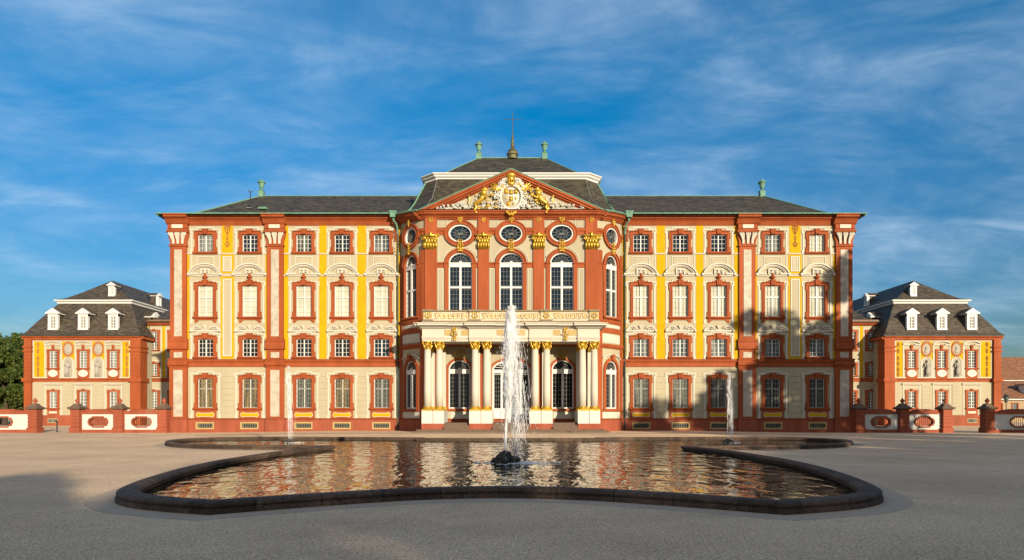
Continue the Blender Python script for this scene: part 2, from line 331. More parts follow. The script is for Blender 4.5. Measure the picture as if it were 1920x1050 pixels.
# ornament cluster, mirror symmetric about s0
def orn(mb, s0, z0, w, h, n, seed, cnt=6, r=None):
    q = random.Random(seed); r = r or w * .14
    for i in range(cnt):
        a = q.uniform(.12, .42) * w; b = (i + .5) / cnt * h - h / 2; f = 1 - abs(b) / h * 1.1
        a *= f; rr = r * q.uniform(.7, 1.25); st = q.uniform(0, 6.28); tn = q.uniform(1, 1.5)
        mb.spiral((s0 + a, z0 + b), rr, tn, 1, st, n, .3, 8); mb.spiral((s0 - a, z0 + b), rr, tn, -1, pi - st, n, .3, 8)
        mb.ell((s0, z0 + b, n), (r * .55, h / cnt * .55, r * .7), 6, 4)
def corinth(mb, s, w, z0, z1, n, round_=False, cn=0):
    H = z1 - z0
    if round_:
        mb.lathe([(w, z0), (w * 1.12, z0 + .03), (w, z0 + .06), (w * 1.02, z0 + H * .5), (w * 1.3, z0 + H * .86)], (s, cn), 12)
        for row, zz, rr, ln in ((0, .08, 1.10, .42), (1, .32, 1.16, .45)):
            for j in range(8):
                t = 2 * pi * (j + row * .5) / 8; c_, s_ = cos(t), sin(t)
                P = [(s + c_ * w * rr * f, z0 + H * zz + H * ln * g, cn + s_ * w * rr * f) for f, g in ((.95, 0), (1.05, .5), (1.2, .9), (1.42, 1.0), (1.45, .85))]
                mb.tube(P, [w * .26, w * .27, w * .2, w * .13, w * .08], 5)
        for sx in (-1, 1):
            for sn in (-1, 1):
                mb.ell((s + sx * w * 1.32, z0 + H * .8, cn + sn * w * 1.32), (w * .32, H * .15, w * .32), 7, 5)
            mb.ell((s, z0 + H * .93, cn + sx * w * 1.45), (w * .25, H * .13, w * .15), 6, 4)
        mb.lathe([(w * 1.5, z0 + H * .9), (w * 1.6, z1)], (s, cn), sq=True)
    else:
        mb.prism([(s - w, z0), (s + w, z0), (s + w * 1.05, z0 + H * .5), (s + w * 1.3, z0 + H * .88), (s - w * 1.3, z0 + H * .88), (s - w * 1.05, z0 + H * .5)], n - .1, n + .06)
        for row, zz, c in ((0, .06, 5), (1, .34, 4)):
            for j in range(c):
                x = s + w * (-.92 + 1.84 * (j + (0.5 if c == 4 else 0)) / 4) if c == 5 else s + w * (-.7 + 1.4 * j / 3)
                P = [(x, z0 + H * zz, n + .08), (x, z0 + H * (zz + .2), n + .13), (x, z0 + H * (zz + .34), n + .2), (x, z0 + H * (zz + .3), n + .25)]
                mb.tube(P, [w * .2, w * .22, w * .16, w * .09], 5)
        for sx in (-1, 1):
            mb.spiral((s + sx * w * 1.1, z0 + H * .74), w * .34, 1.3, sx, pi / 2, n + .16, .35, 9)
            mb.spiral((s + sx * w * .38, z0 + H * .72), w * .22, 1.2, -sx, pi / 2, n + .14, .35, 8)
        mb.prism([(s - w * 1.4, z0 + H * .88), (s + w * 1.4, z0 + H * .88), (s + w * 1.5, z1), (s - w * 1.5, z1)], n - .1, n + .22)
        mb.ell((s, z0 + H * .98, n + .2), (w * .26, H * .2, .1), 7, 5)

# ------------------------------------------------------------------ frame of reference
CX, CZ, F, D = .3, 1.7, 1250.0, 59.0
K = D / F
def Z(py, d=D): return (775 - py) * d / F + CZ
def X(px, d): return (px - 965) * d / F + CX
def U(u): return u * K

# ================================================================== PALACE
palace = empty('palace', (0, D, 0), 'long yellow, cream and red baroque palace with columned porch and pediment', 'palace')
WU = [573, 489.8, 388.7, 316.9, 243.1]
ROWS = {'top': (472.8, 440), 'main': (594, 535.5), 'mezz': (669, 635.6), 'ground': (765, 710), 'cellar': (802.5, 792.5)}
HW = .685
EDGE = U(637.5); BOWX = 9.6

# wall with openings
def wall_cells(mb, s0, s1, z0, z1, holes, n=0):
    ss = sorted({s0, s1} | {h[i] for h in holes for i in (0, 1) if s0 < h[i] < s1})
    zs = sorted({z0, z1} | {h[i] for h in holes for i in (2, 3)})
    for i in range(len(ss) - 1):
        for j in range(len(zs) - 1):
            cs, cz = (ss[i] + ss[i + 1]) / 2, (zs[j] + zs[j + 1]) / 2
            if any(h[0] < cs < h[1] and h[2] < cz < h[3] for h in holes): continue
            k = 1 if not mb.seg else max(1, int(math.ceil((ss[i + 1] - ss[i]) / mb.seg)))
            for q in range(k):
                a = ss[i] + (ss[i + 1] - ss[i]) * q / k; b = ss[i] + (ss[i + 1] - ss[i]) * (q + 1) / k
                mb.add([(a, zs[j], n), (b, zs[j], n), (b, zs[j + 1], n), (a, zs[j + 1], n)], [(0, 1, 2, 3)])
for sg in (-1, 1):
    mb = MB(); mb.use('cream')
    holes = []
    for u in WU:
        for k_, (a, b) in ROWS.items():
            c = sg * U(u); holes.append((c - HW - .02, c + HW + .02, Z(a) - .02, Z(b) + .02))
    s0, s1 = sorted((sg * BOWX, sg * EDGE))
    wall_cells(mb, s0, s1, -.3, Z(405), holes)
    # flank and back walls
    e = sg * EDGE
    mb.add([(e, -.3, 0), (e, -.3, -20), (e, Z(405), -20), (e, Z(405), 0)], [(0, 1, 2, 3)])
    mb.add([(e, -.3, -20), (0, -.3, -20), (0, Z(405), -20), (e, Z(405), -20)], [(0, 1, 2, 3)])
    # red plinth (with openings around cellar windows)
    mb.use('red_dull')
    xs = sorted([sg * BOWX, e + sg * .1] + [sg * U(u) + t * .72 for u in WU for t in (-1, 1)])
    zc0, zc1 = Z(802.5) - .02, Z(792.5) + .02
    for i in range(0, len(xs) - 1):
        a, b = xs[i], xs[i + 1]; mid = (a + b) / 2
        if any(abs(mid - sg * U(u)) < .3 for u in WU):
            mb.box(a, b, -.3, zc0, -.05, .16); mb.box(a, b, zc1, Z(785), -.05, .16)
        else: mb.box(a, b, -.3, Z(785), -.05, .16)
    mb.use('red').mould(s0, s1, [(.2, Z(786.5)), (.24, Z(785.8)), (.2, Z(785)), (.06, Z(784))])
    # red band between ground floor and mezzanine
    mb.use('red').mould(s0 + .01, s1 - .01, [(.06, Z(688)), (.08, Z(687)), (.08, Z(680)), (.14, Z(679)), (.22, Z(676)), (.22, Z(674.5)), (.08, Z(673.6))])
    mb.build('wall', palace)
    # yellow fields and cream strips
    mb = MB(); mb.use('yellow')
    def strip(u0, u1, y0, y1, n=.02): a, b = sorted((sg * U(u0), sg * U(u1))); mb.box(a, b, Z(y1), Z(y0), -.02, n)
    for (u0, u1) in ((346.5, 360), (272.5, 288.5), (208, 216), (418, 426)):
        strip(u0, u1, 422, 474.3); strip(u0, u1, 477.5, 515); strip(u0, u1, 518.6, 673)
    for (u0, u1) in ((603.5, 608), (457, 461)): strip(u0, u1, 477.5, 515); strip(u0, u1, 518.6, 673)
    strip(521.7, 542.7, 423, 474.3); strip(519.5, 544.5, 477.5, 512.5); strip(519.5, 544.5, 518.6, 673)
    mb.use('white')
    strip(519.5 - 8.5 + 11, 519.5 + 13 + 8, 481, 509, .045) if False else None
    a, b = sorted((sg * U(523.5), sg * U(540.5)))
    mb.use('cream').box(a, b, Z(509), Z(481), -.02, .04); mb.use('white').frame(a, b, Z(509), Z(481), .1, .03, .075)
    mb.frame(a + .2, b - .2, Z(504), Z(486), .05, .03, .065)
    mb.use('cream').box(a, b, Z(668), Z(523), -.02, .04); mb.use('white').frame(a, b, Z(668), Z(523), .1, .03, .075)
    # thin white string courses
    for (u0, u1) in ((208, 426.5), (456.5, 608)):
        a, b = sorted((sg * U(u0), sg * U(u1)))
        mb.mould(a, b, [(.03, Z(477)), (.07, Z(476.6)), (.09, Z(475)), (.03, Z(474.4))])
        mb.mould(a, b, [(.03, Z(518.4)), (.08, Z(517.8)), (.12, Z(515.6)), (.03, Z(515.2))])
    mb.build('stucco_field', palace)
    # fresco ornament on the broad yellow field
    mb = MB(); mb.use('fresco_red'); c = sg * U(532)
    orn(mb, c, Z(430), .75, .8, .04, 3, 5); orn(mb, c, Z(447), .45, .6, .04, 4, 4); orn(mb, c, Z(458), .45, .5, .04, 5, 4)
    mb.box(c - .03, c + .03, Z(462), Z(425), .0, .03)
    mb.build('wall_ornament', palace)
    # rusticated ground floor fields
    mb = MB(); mb.use('cream')
    zz = [785 - i * 11.2 for i in range(9)]
    for (u0, u1) in ((519.5, 543), (342, 364), (270, 291), (208, 217), (414, 426)):
        a, b = sorted((sg * U(u0), sg * U(u1)))
        mb = MB().use('cream')
        for i in range(8): mb.box(a + .01, b - .01, Z(zz[i]) + .016, Z(zz[i + 1]) - .016 if i < 7 else Z(706), -.02, .045)
        mb.box(a + .03, b - .03, Z(785), Z(706) - .02, -.02, .004)
        mb.build('rustication', palace)

def grid(mb, s0, z0, z1, hw, rows, trans=None, cols=2, n=-.17, mw=.017):
    # wooden frame, mullion, transom, muntins
    mb.use('wood_white').frame(s0 - hw, s0 + hw, z0, z1, .065, n - .02, n + .07)
    mb.box(s0 - .045, s0 + .045, z0 + .07, z1 - .07, n - .02, n + .085)
    if trans: mb.box(s0 - hw + .07, s0 + hw - .07, trans - .05, trans + .05, n - .02, n + .08)
    mb.use('stucco_white')
    for sg in (-1, 1):
        for c in range(1, cols):
            x = s0 + sg * (.055 + (hw - .13) * c / cols); mb.box(x - mw, x + mw, z0 + .07, z1 - .07, n - .01, n + .03)
    for r in range(1, rows):
        z = z0 + (z1 - z0) * r / rows
        if trans and abs(z - trans) < .09: continue
        mb.box(s0 - hw + .07, s0 + hw - .07, z - mw, z + mw, n - .01, n + .03)

def facade_window(kind, x, pane, mats_cache={}):
    py0, py1 = ROWS[kind]; z0, z1 = Z(py0), Z(py1)
    mb = MB(); mb.use('red')
    if kind == 'cellar':
        mb.use('ochre').frame(-HW - .12, HW + .12, z0 - .1, z1 + .05, .12, -.2, .175)
        w = mb.build('cellar_window', palace, (x, 0, 0))
        MB().use('glass_dark').box(-HW, HW, z0, z1, -.26, -.2).build('pane', w)
        g = MB().use('iron')
        for i in range(1, 9): q = -HW + 2 * HW * i / 9; g.box(q - .015, q + .015, z0, z1, .05, .08)
        for i in (1, 2): q = z0 + (z1 - z0) * i / 3; g.box(-HW, HW, q - .012, q + .012, .04, .05)
        g.build('grille', w); return w
    # stone surround with ears
    ow = .93; ear = 1.03
    for sg in (-1, 1):
        mb.box(sg * HW, sg * ow, z0, z1, -.2, .10)
        mb.box(sg * (ow - .1), sg * ear, z0, z0 + .45, -.04, .085)
        mb.box(sg * (ow - .1), sg * ear, z1 - .38, z1 + .16, -.04, .092)
        mb.box(sg * (HW + .06), sg * (HW + .12), z0, z1, .09, .13)
    mb.box(-ow, ow, z1, z1 + .24, -.2, .105)
    mb.mould(-.97, .97, [(.1, z1 + .2), (.17, z1 + .25), (.2, z1 + .29), (.1, z1 + .31)])
    mb.box(-.6, .6, z1 + .29, z1 + .37, -.02, .13)
    mb.mould(-1.08, 1.08, [(.1, z0 - .2), (.16, z0 - .16), (.24, z0 - .08), (.24, z0), (.05, z0 + .02)])
    for q in (-.13, 0, .13):
        mb.prism([(q - .05, z1 + .02), (q + .05, z1 + .02), (q * 1.15 + .065, z1 + .44), (q * 1.15 - .065, z1 + .44)], .05, .23)
    mb.box(-.25, .25, z1 + .42, z1 + .49, .0, .25)
    if kind == 'main':
        for sg in (-1, 1): mb.prism([(sg * .96, z0 - .2), (sg * .96, z0 - .52), (sg * .78, z0 - .52), (sg * .6, z0 - .32), (sg * .5, z0 - .3), (sg * .5, z0 - .2)], -.02, .07)
        mb.box(-.96, .96, z0 - .3, z0 - .2, -.02, .06)
        # vase on the keystone
        mb.lathe([(.06, z1 + .46), (.13, z1 + .52), (.1, z1 + .58), (.22, z1 + .68), (.24, z1 + .78), (.12, z1 + .86), (.14, z1 + .92), (.05, z1 + 1.05), (.02, z1 + 1.12)], (0, .1), 10)
    if kind == 'ground':
        mb.box(-.96, .96, Z(784), z0 - .18, -.02, .09)
    w = mb.build('window', palace, (x, 0, 0))
    # timber frame
    f = MB()
    if kind in ('top', 'mezz'): grid(f, 0, z0, z1, HW, 4)
    elif kind == 'main': grid(f, 0, z0, z1, HW, 6, z0 + (z1 - z0) * .63)
    else: grid(f, 0, z0, z1, HW, 6, z0 + (z1 - z0) * .66)
    f.build('frame', w)
    MB().use(pane).box(-HW, HW, z0, z1, -.26, -.2).build('pane', w)
    # white outline moulding
    t = MB().use('white'); o = 1.27
    top = z1 + (.50 if kind != 'main' else .36); bot = {'top': z0 - .1, 'main': Z(607), 'mezz': z0 - .2, 'ground': Z(785)}[kind]
    for sg in (-1, 1):
        t.box(sg * (o - .13), sg * o, bot, top - .4, -.01, .06); t.box(sg * (o - .07), sg * (o + .07), bot if kind != 'ground' else bot, bot + .3, -.01, .075)
        t.box(sg * (o - .13), sg * (o + .1), top - .4, top - .28, -.01, .065)
        t.box(sg * (o - .02), sg * (o + .1), top - .28, top, -.01, .06)
        t.box(sg * .72, sg * (o - .02), top - .11, top, -.01, .055)
        t.box(sg * .64, sg * .74, top - .11, top + .14, -.01, .06)
        if kind == 'ground': t.spiral((sg * 1.3, Z(770)), .12, 1.3, sg, pi / 2, .07, .25)
    if kind == 'main': t.box(-.75, .75, top - .10, top - .01, -.01, .03)
    if kind != 'main': t.box(-.64, .64, top + .05, top + .16, -.01, .065)
    t.build('moulding', w)
    if kind == 'top':
        p = MB().use('white'); za, zb = Z(497), Z(480.5)
        p.frame(-.76, .76, za, zb, .07, -.01, .045)
        p.use('cream').box(-.62, .62, za + .12, zb - .12, -.01, .03)
        p.use('white')
        for sg in (-1, 1): p.box(sg * 1.2, sg * 1.27, Z(512), Z(478), -.01, .04)
        p.build('panel', w)
    if kind == 'main':
        h = MB().use('white'); zb = Z(512.5); r = Z(494) - zb; a0 = 1.38
        def arc(rx, rz, lift=0, m=18): return [(-rx * cos(pi * i / m), zb + lift + rz * sin(pi * i / m) ** 1.35) for i in range(m + 1)]
        for rx, rz, ix, iz, n in ((1.40, r, 1.28, r - .12, .32), (1.24, r - .14, 1.12, r - .24, .2), (1.08, r - .26, 1.02, r - .31, .13)):
            h.ring(arc(rx, rz), arc(ix, iz), -.02, n, False)
        for sg in (-1, 1):
            h.box(sg * .62, sg * 1.42, zb - .12, zb, -.02, .22); h.box(sg * .66, sg * 1.3, zb - .22, zb - .12, -.02, .12)
            h.tube([(sg * 1.42, zb - .1, .1), (sg * 1.42, zb - .1, .26)], .12, 8)
            h.box(sg * .3, sg * .42, zb - .1, zb + .28, -.02, .14)
            h.spiral((sg * .2, zb + .12), .12, 1.2, sg, 0, .12, .3)
        h.box(-.42, .42, zb + .28, zb + .4, -.02, .15); h.box(-.07, .07, zb, zb + .3, 0, .13)
        h.build('hood', w)
    if kind == 'mezz':
        h = MB().use('white'); zc = Z(615)
        for sg in (-1, 1):
            P = [(sg * a, zc + b, .12) for a, b in ((1.3, -.2), (1.12, -.02), (.92, .12), (.7, .17), (.5, .08), (.38, -.08))]
            h.tube(P, [.1, .08, .075, .07, .07, .05], 6)
            P = [(sg * a, zc + b, .08) for a, b in ((1.2, -.22), (.98, -.06), (.75, -.02), (.62, -.12))]
            h.tube(P, [.06, .06, .05, .05], 5)
            h.spiral((sg * .62, zc + .04), .17, 1.3, sg, 0, .13, .24)
            h.ell((sg * 1.28, zc - .26, .12), (.13, .13, .14), 8, 5)
        h.mould(-1.15, 1.15, [(.03, zc - .36), (.12, zc - .3), (.12, zc - .2), (.03, zc - .16)])
        for k in range(-3, 4): h.tube([(0, zc - .15, .1), (.06 * k, zc + .3 - .03 * abs(k), .14)], [.03, .05], 5)
        h.box(-.3, .3, zc - .18, zc - .12, 0, .15)
        h.build('hood', w)
    if kind == 'ground':
        c = MB(); zc = Z(777.7)
        def blob(k): return [(sx * (.74 + k) if abs(i) < 3 else sx * (.62 + k * .5), zc + y) for sx, i, y in ()]
        def out(k):
            L = []
            for a in range(-90, 91, 18): L.append((.6 + (.17 + k) * cos(radians(a)), zc + (.19 + k) * sin(radians(a))))
            L += [(.42, zc + .13 + k), (-.42, zc + .13 + k)]
            for a in range(90, 271, 18): L.append((-.6 + (.17 + k) * cos(radians(a)), zc + (.19 + k) * sin(radians(a))))
            L += [(-.42, zc - .13 - k), (.42, zc - .13 - k)]
            return L
        c.use('white').prism(out(.045), .05, .11); c.use('yellow').prism(out(0), .05, .122)
        c.build('cartouche', w)
        g = MB().use('iron')
        for i in range(1, 10): q = -HW + 2 * HW * i / 10; g.box(q - .013, q + .013, z0, z1, -.02, .01)
        for i in range(1, 6): q = z0 + (z1 - z0) * i / 6; g.box(-HW, HW, q - .014, q + .014, -.03, -.02)
        g.build('grille', w)
    return w
PANE = {'top': ['glass_grey', 'glass_blue', 'glass_mix', 'glass_blue', 'glass_grey'], 'main': ['glass_blind'] * 5,
        'mezz': ['glass_dark'] * 4 + ['glass_blue'], 'ground': ['glass_drape', 'glass_drape', 'glass_mix', 'glass_drape', 'glass_mix']}
PANER = {'top': ['glass_blind', 'glass_grey', 'glass_blue', 'glass_blue', 'glass_blue'], 'main': ['glass_blind'] * 5,
         'mezz': ['glass_grey'] * 5, 'ground': ['glass_dark', 'glass_dark', 'glass_mix', 'glass_mix', 'glass_mix']}
for kind in ('top', 'main', 'mezz', 'ground', 'cellar'):
    proto = facade_window(kind, -U(WU[0]), PANE.get(kind, ['glass_dark'])[0])
    for sg in (-1, 1):
        for i, u in enumerate(WU):
            if sg == -1 and i == 0: continue
            w = copy_tree(proto, (sg * U(u), 0, 0), palace)
            if kind != 'cellar':
                pn = (PANE if sg < 0 else PANER)[kind][i]
                for ch in [c for c in COL.objects if c.parent == w and c.name.startswith('pane') and not c.name.startswith('panel')]:
                    ch.data = ch.data.copy(); ch.data.materials[0] = MATS[pn]

# pilasters
def pilaster(x):
    mb = MB(); h = .72
    mb.use('red_dull').box(-.86, .86, -.3, Z(787), -1.0, .34).mould(-.88, .88, [(.34, Z(787)), (.38, Z(786)), (.38, Z(785)), (.25, Z(783.5))])
    mb.use('red').box(-h - .06, h + .06, Z(784), Z(687), -1.0, .22)
    mb.mould(-.86, .86, [(.22, Z(689)), (.3, Z(686.5)), (.42, Z(684)), (.42, Z(681)), (.3, Z(679)), (.3, Z(676)), (.4, Z(675)), (.4, Z(673.5)), (.24, Z(672.5))])
    mb.box(-h, h, Z(673), Z(655), -1.0, .2)
    mb.mould(-.84, .84, [(.22, Z(656)), (.4, Z(655)), (.42, Z(652)), (.34, Z(650)), (.3, Z(642)), (.36, Z(640)), (.34, Z(637.5)), (.22, Z(636))])
    mb.box(-h, h, Z(637), Z(462), -1.0, .2)
    mb.mould(-.8, .8, [(.2, Z(463.5)), (.3, Z(462.5)), (.3, Z(460.5)), (.2, Z(459.5))])
    mb.prism([(-.72, Z(460)), (.72, Z(460)), (.76, Z(452)), (.9, Z(443)), (.9, Z(437)), (-.9, Z(437)), (-.9, Z(443)), (-.76, Z(452))], -1.0, .2)
    mb.mould(-.95, .95, [(.24, Z(438)), (.4, Z(437)), (.46, Z(434.5)), (.46, Z(433)), (.3, Z(432))])
    mb.box(-.82, .82, Z(433), Z(420), -1.0, .3)
    mb.tube([(-.86, Z(427), .12), (.86, Z(427), .12)], .28, 12)
    mb.mould(-1.0, 1.0, [(.32, Z(422)), (.42, Z(420)), (.46, Z(418.5)), (.5, Z(417)), (.62, Z(413.5)), (.88, Z(411)), (.9, Z(408.5)), (1.0, Z(407.5)), (1.0, Z(406.2)), (.2, Z(405.6))])
    o = mb.build('pilaster', palace, (x, 0, 0))
    mb = MB().use('marble'); mb.box(-.40, .40, Z(781), Z(694), .1, .24).box(-.37, .37, Z(671), Z(660.5), .1, .225).box(-.34, .34, Z(631), Z(469), .1, .225)
    mb.build('marble_inset', o)
    mb = MB().use('white').box(-.48, .48, Z(430), Z(423), .2, .415)
    for q in (-.5, 0, .5):
        for k in (-1, 0, 1):
            xb = q * .8 + k * .055; xt = q * 1.15 + k * .15
            mb.tube([(xb, Z(458.5), .26), (xb * .98 + xt * .02, Z(452), .28), ((xb + xt) / 2, Z(445), .36), (xt, Z(440), .42), (xt, Z(438), .36)], [.05, .07, .085, .1, .06], 6)
    mb.build('console', o)
    return o
p0 = pilaster(-U(622.5))
for u in (-441.5, 441.5, 622.5): copy_tree(p0, (U(u), 0, 0), palace)
# cornice of the wings
for sg in (-1, 1):
    mb = MB().use('red')
    s0, s1 = sorted((sg * BOWX, sg * (EDGE + .05)))
    mb.mould(s0, s1, [(.06, Z(423)), (.1, Z(421)), (.16, Z(418.5)), (.2, Z(416.5)), (.34, Z(413.5)), (.5, Z(411.5)), (.52, Z(409)), (.62, Z(408)), (.62, Z(406.6)), (.1, Z(405.9))])
    mb.build('cornice', palace)
    g = MB().use('copper')
    s0, s1 = sorted((sg * 10.3, sg * (EDGE + 1.0)))
    g.tube([(s0, Z(405.2), .85), (s1, Z(405.2), .85)], .065, 8)
    g.use('copper_dark').box(s0, s1, Z(405) - .02, Z(405) + .045, .1, .76)
    for i in range(24):
        q = s0 + (s1 - s0) * (i + .5) / 24; g.use('copper').box(q - .03, q + .03, Z(406.5), Z(404), .76, .95)
    g.build('gutter', palace)
    # rain head and drainpipe beside the bow
    q = sg * U(218)
    g = MB().use('copper').prism([(q + sg * 3.2 * .0 - .24, Z(413)), (q + .24, Z(413)), (q + .3, Z(403)), (q - .3, Z(403))], .5, 1.05)
    g.box(q - .34, q + .34, Z(404), Z(401.5), .45, 1.1)
    pq = sg * U(212.5)
    g.tube([(q, Z(412), .75), (q, Z(418), .75), (q - sg * .2, Z(423), .5), (pq, Z(433), .2), (pq, Z(440), .15)], .09, 8)
    g.use('copper_dark').tube([(pq, Z(440), .15), (pq, .1, .15)], .075, 8)
    for py in (460, 500, 540, 580, 620, 660, 700, 740, 780): g.tube([(pq, Z(py), .15), (pq, Z(py) + .07, .15)], .105, 8)
    g.build('drainpipe', palace)

# ------------------------------------------------------------------ the bow
FB = 7.28; RB = 6.5; A0 = radians(30); SW = .56; DB = 2.6; SEND = FB + RB * SW
def bow(s, z, n):
    a = abs(s); sg = 1 if s >= 0 else -1
    if a <= FB: return (s, -DB - n, z)
    ph = A0 + (a - FB) / RB
    return (sg * (FB + RB * (sin(ph) - sin(A0)) + sin(ph) * n), -DB + RB * (cos(A0) - cos(ph)) - cos(ph) * n, z)
dB = D - DB; KB = dB / F
def S(px): return (px - 958.4) * KB
def ZB(py): return (775 - py) * KB + CZ
SEG = .3
SIDE = FB + 1.75                       # centre of the side bays
BW = [(0, .99), (S(1053.5), .99), (-S(1053.5), .99), (SIDE, .86), (-SIDE, .86)]
zs_, zt_ = ZB(493), ZB(473.5)          # spring, top of upper windows
zu0 = ZB(588); ov, orx, orz = ZB(438), 1.0, .76
gt, gs, g0 = ZB(675), ZB(693), ZB(766)
gt_s = ZB(677)
mb = MB(bow, SEG).use('cream')
holes = []
def side(c): return abs(c) > FB
for c, hw in BW:
    holes.append((c - hw, c + hw, zu0 if not side(c) else ZB(592), zt_ + .02))
    holes.append((c - orx * (.86 if side(c) else 1), c + orx * (.86 if side(c) else 1), ov - orz, ov + orz))
DOOR = 1.6
GW = [(0, DOOR), (S(1055), .93), (-S(1055), .93), (SIDE, .82), (-SIDE, .82)]
for c, hw in GW: holes.append((c - hw, c + hw, g0 if c else ZB(791), gt + .02))
wall_cells(mb, -SEND, -FB, -.3, 18.6, [h for h in holes if h[1] < -FB])
wall_cells(mb, -FB, FB, -.3, 18.6, [h for h in holes if abs(h[0]) < FB and abs(h[1]) < FB])
wall_cells(mb, FB, SEND, -.3, 18.6, [h for h in holes if h[0] > FB])
def archp(c, hw, zs, rise, m=16): return [(c - hw * cos(pi * i / m), zs + rise * sin(pi * i / m)) for i in range(m + 1)]
def spand(mb, c, hw, zs, rise, ztop, m=16, n=0):
    P = archp(c, hw, zs, rise, m)
    for i in range(m):
        mb.add([(P[i][0], P[i][1], n), (P[i + 1][0], P[i + 1][1], n), (P[i + 1][0], ztop, n), (P[i][0], ztop, n)], [(0, 1, 2, 3)])
for c, hw in BW:
    spand(mb, c, hw, zs_, zt_ - zs_, zt_ + .02)
    w_ = orx * (.86 if side(c) else 1)
    spand(mb, c, w_, ov, orz, ov + orz); spand(mb, c, w_, ov, -orz, ov - orz)
for c, hw in GW: spand(mb, c, hw, gs, gt - gs, gt + .02)
mb.build('bow_wall', palace)

# red dressings of the bow
mb = MB(bow, SEG).use('red')
PIL = [(S(1108.5), .50), (S(1010), .46)]
def runs(gaps, a0, a1):               # intervals of [a0,a1] outside the gaps
    out = []; cur = a0
    for g in sorted(gaps):
        if g[0] > cur: out.append((cur, min(g[0], a1)))
        cur = max(cur, g[1])
    if cur < a1: out.append((cur, a1))
    return [o for o in out if o[1] - o[0] > .05]
zr0, zr1 = ZB(441), ZB(427)
og = [(c - (1.28 if not side(c) else 1.12), c + (1.28 if not side(c) else 1.12)) for c, hw in BW]
for a0, a1 in ((-SEND, -FB), (-FB, FB), (FB, SEND)):
    for a, b in runs(og, a0, a1):
        mb.mould(a, b, [(.06, zr0), (.06, zr0 + .3), (.12, zr0 + .34), (.16, zr1 - .12), (.16, zr1 - .04), (.04, zr1)])
        if False: pass
    # arch impost band
    ig = [(c - hw - .3, c + hw + .3) for c, hw in BW]
    for a, b in runs(ig, a0, a1): mb.mould(a, b, [(.05, ZB(502)), (.05, ZB(496)), (.12, ZB(494)), (.14, ZB(492.5)), (.04, ZB(492))])
    # lower bands on either side of the porch
    for (ya, yb, n) in ((605, 597, .14), (623, 613, .10), (652, 643, .22), (771, 768, .14)):
        rr = (a0, a1)
        if abs(a0) == FB and abs(a1) == FB: continue
        mb.mould(rr[0], rr[1], [(.05, ZB(ya)), (n * .6, ZB(ya) + .1), (n, ZB(yb) - .15), (n, ZB(yb) - .05), (.04, ZB(yb))])
    if abs(a0) != FB or abs(a1) != FB:
        s_ = 1 if a0 > 0 else -1
        for q in (s_ * (FB + .25), s_ * (SEND - .25)): mb.box(q - .25, q + .25, ZB(785), ZB(468), -.02, .09)
    mb.use('red_dull').box(a0, a1, -.3, ZB(787), -.02, .18); mb.use('red').mould(a0, a1, [(.18, ZB(788)), (.24, ZB(786.5)), (.05, ZB(785))])
# ring surrounds
for c, hw in BW:
    e = .33 if not side(c) else .3
    zb = ZB(588) if not side(c) else ZB(592)
    mb.ring(archp(c, hw + e, zs_, zt_ - zs_ + e), archp(c, hw, zs_, zt_ - zs_), -.25, .12, False)
    mb.ring(archp(c, hw + e, zs_, zt_ - zs_ + e), archp(c, hw + e - .09, zs_, zt_ - zs_ + e - .09), .05, .2, False)
    for sg in (-1, 1):
        mb.box(c + sg * hw, c + sg * (hw + e), zb, zs_ - .01, -.25, .12)
        mb.mould(min(c + sg * (hw - .02), c + sg * (hw + e + .06)), max(c + sg * (hw - .02), c + sg * (hw + e + .06)), [(.12, ZB(502)), (.14, ZB(496)), (.22, ZB(494)), (.22, ZB(492.5)), (.12, ZB(491.6))])
    if side(c): mb.mould(c - hw - .3, c + hw + .3, [(.1, zb - .22), (.26, zb - .12), (.26, zb), (.05, zb + .03)])
    k = .86 if side(c) else 1
    def el(rx, rz, m=28): return [(c + rx * k * cos(2 * pi * i / m), ov + rz * sin(2 * pi * i / m)) for i in range(m)]
    mb.ring(el(1.36, 1.13), el(1.0, .76), -.2, .13); mb.ring(el(1.36, 1.13), el(1.26, 1.03), .05, .2); mb.ring(el(1.1, .86), el(1.0, .76), .05, .17)
mb.build('bow_dressing', palace)
# pilasters of the bow
for sg in (-1, 1):
    for c, h in PIL:
        m2 = MB(bow).use('red').box(sg * c - h, sg * c + h, ZB(606), ZB(468), -.02, .16).box(sg * c - h, sg * c + h, ZB(440), ZB(404), -.02, .19)
        o = m2.build('bow_pilaster', palace)
        m2 = MB(bow).use('gold'); corinth(m2, sg * c, h, ZB(468), ZB(441), .17); m2.build('capital', o, smooth=True)
        m2 = MB(bow).use('gold'); orn(m2, sg * c, ZB(411), .55, .6, .22, 11, 4); m2.build('shell', o, smooth=True)
        m2 = MB(bow).use('red').box(sg * c - h, sg * c + h, ZB(785), ZB(640), -.02, .16); m2.build('lower_pilaster', palace)
    # engaged half ornament where the bow meets the wing
    m2 = MB().use('gold'); q = sg * (BOWX + .55); orn(m2, q, Z(462), .5, 1.6, .12, 21, 7); m2.build('bracket', palace, smooth=True)
    m2 = MB().use('red'); orn(m2, q, Z(440), .6, 1.3, .12, 24, 6, .12); m2.build('scroll', palace, smooth=True)
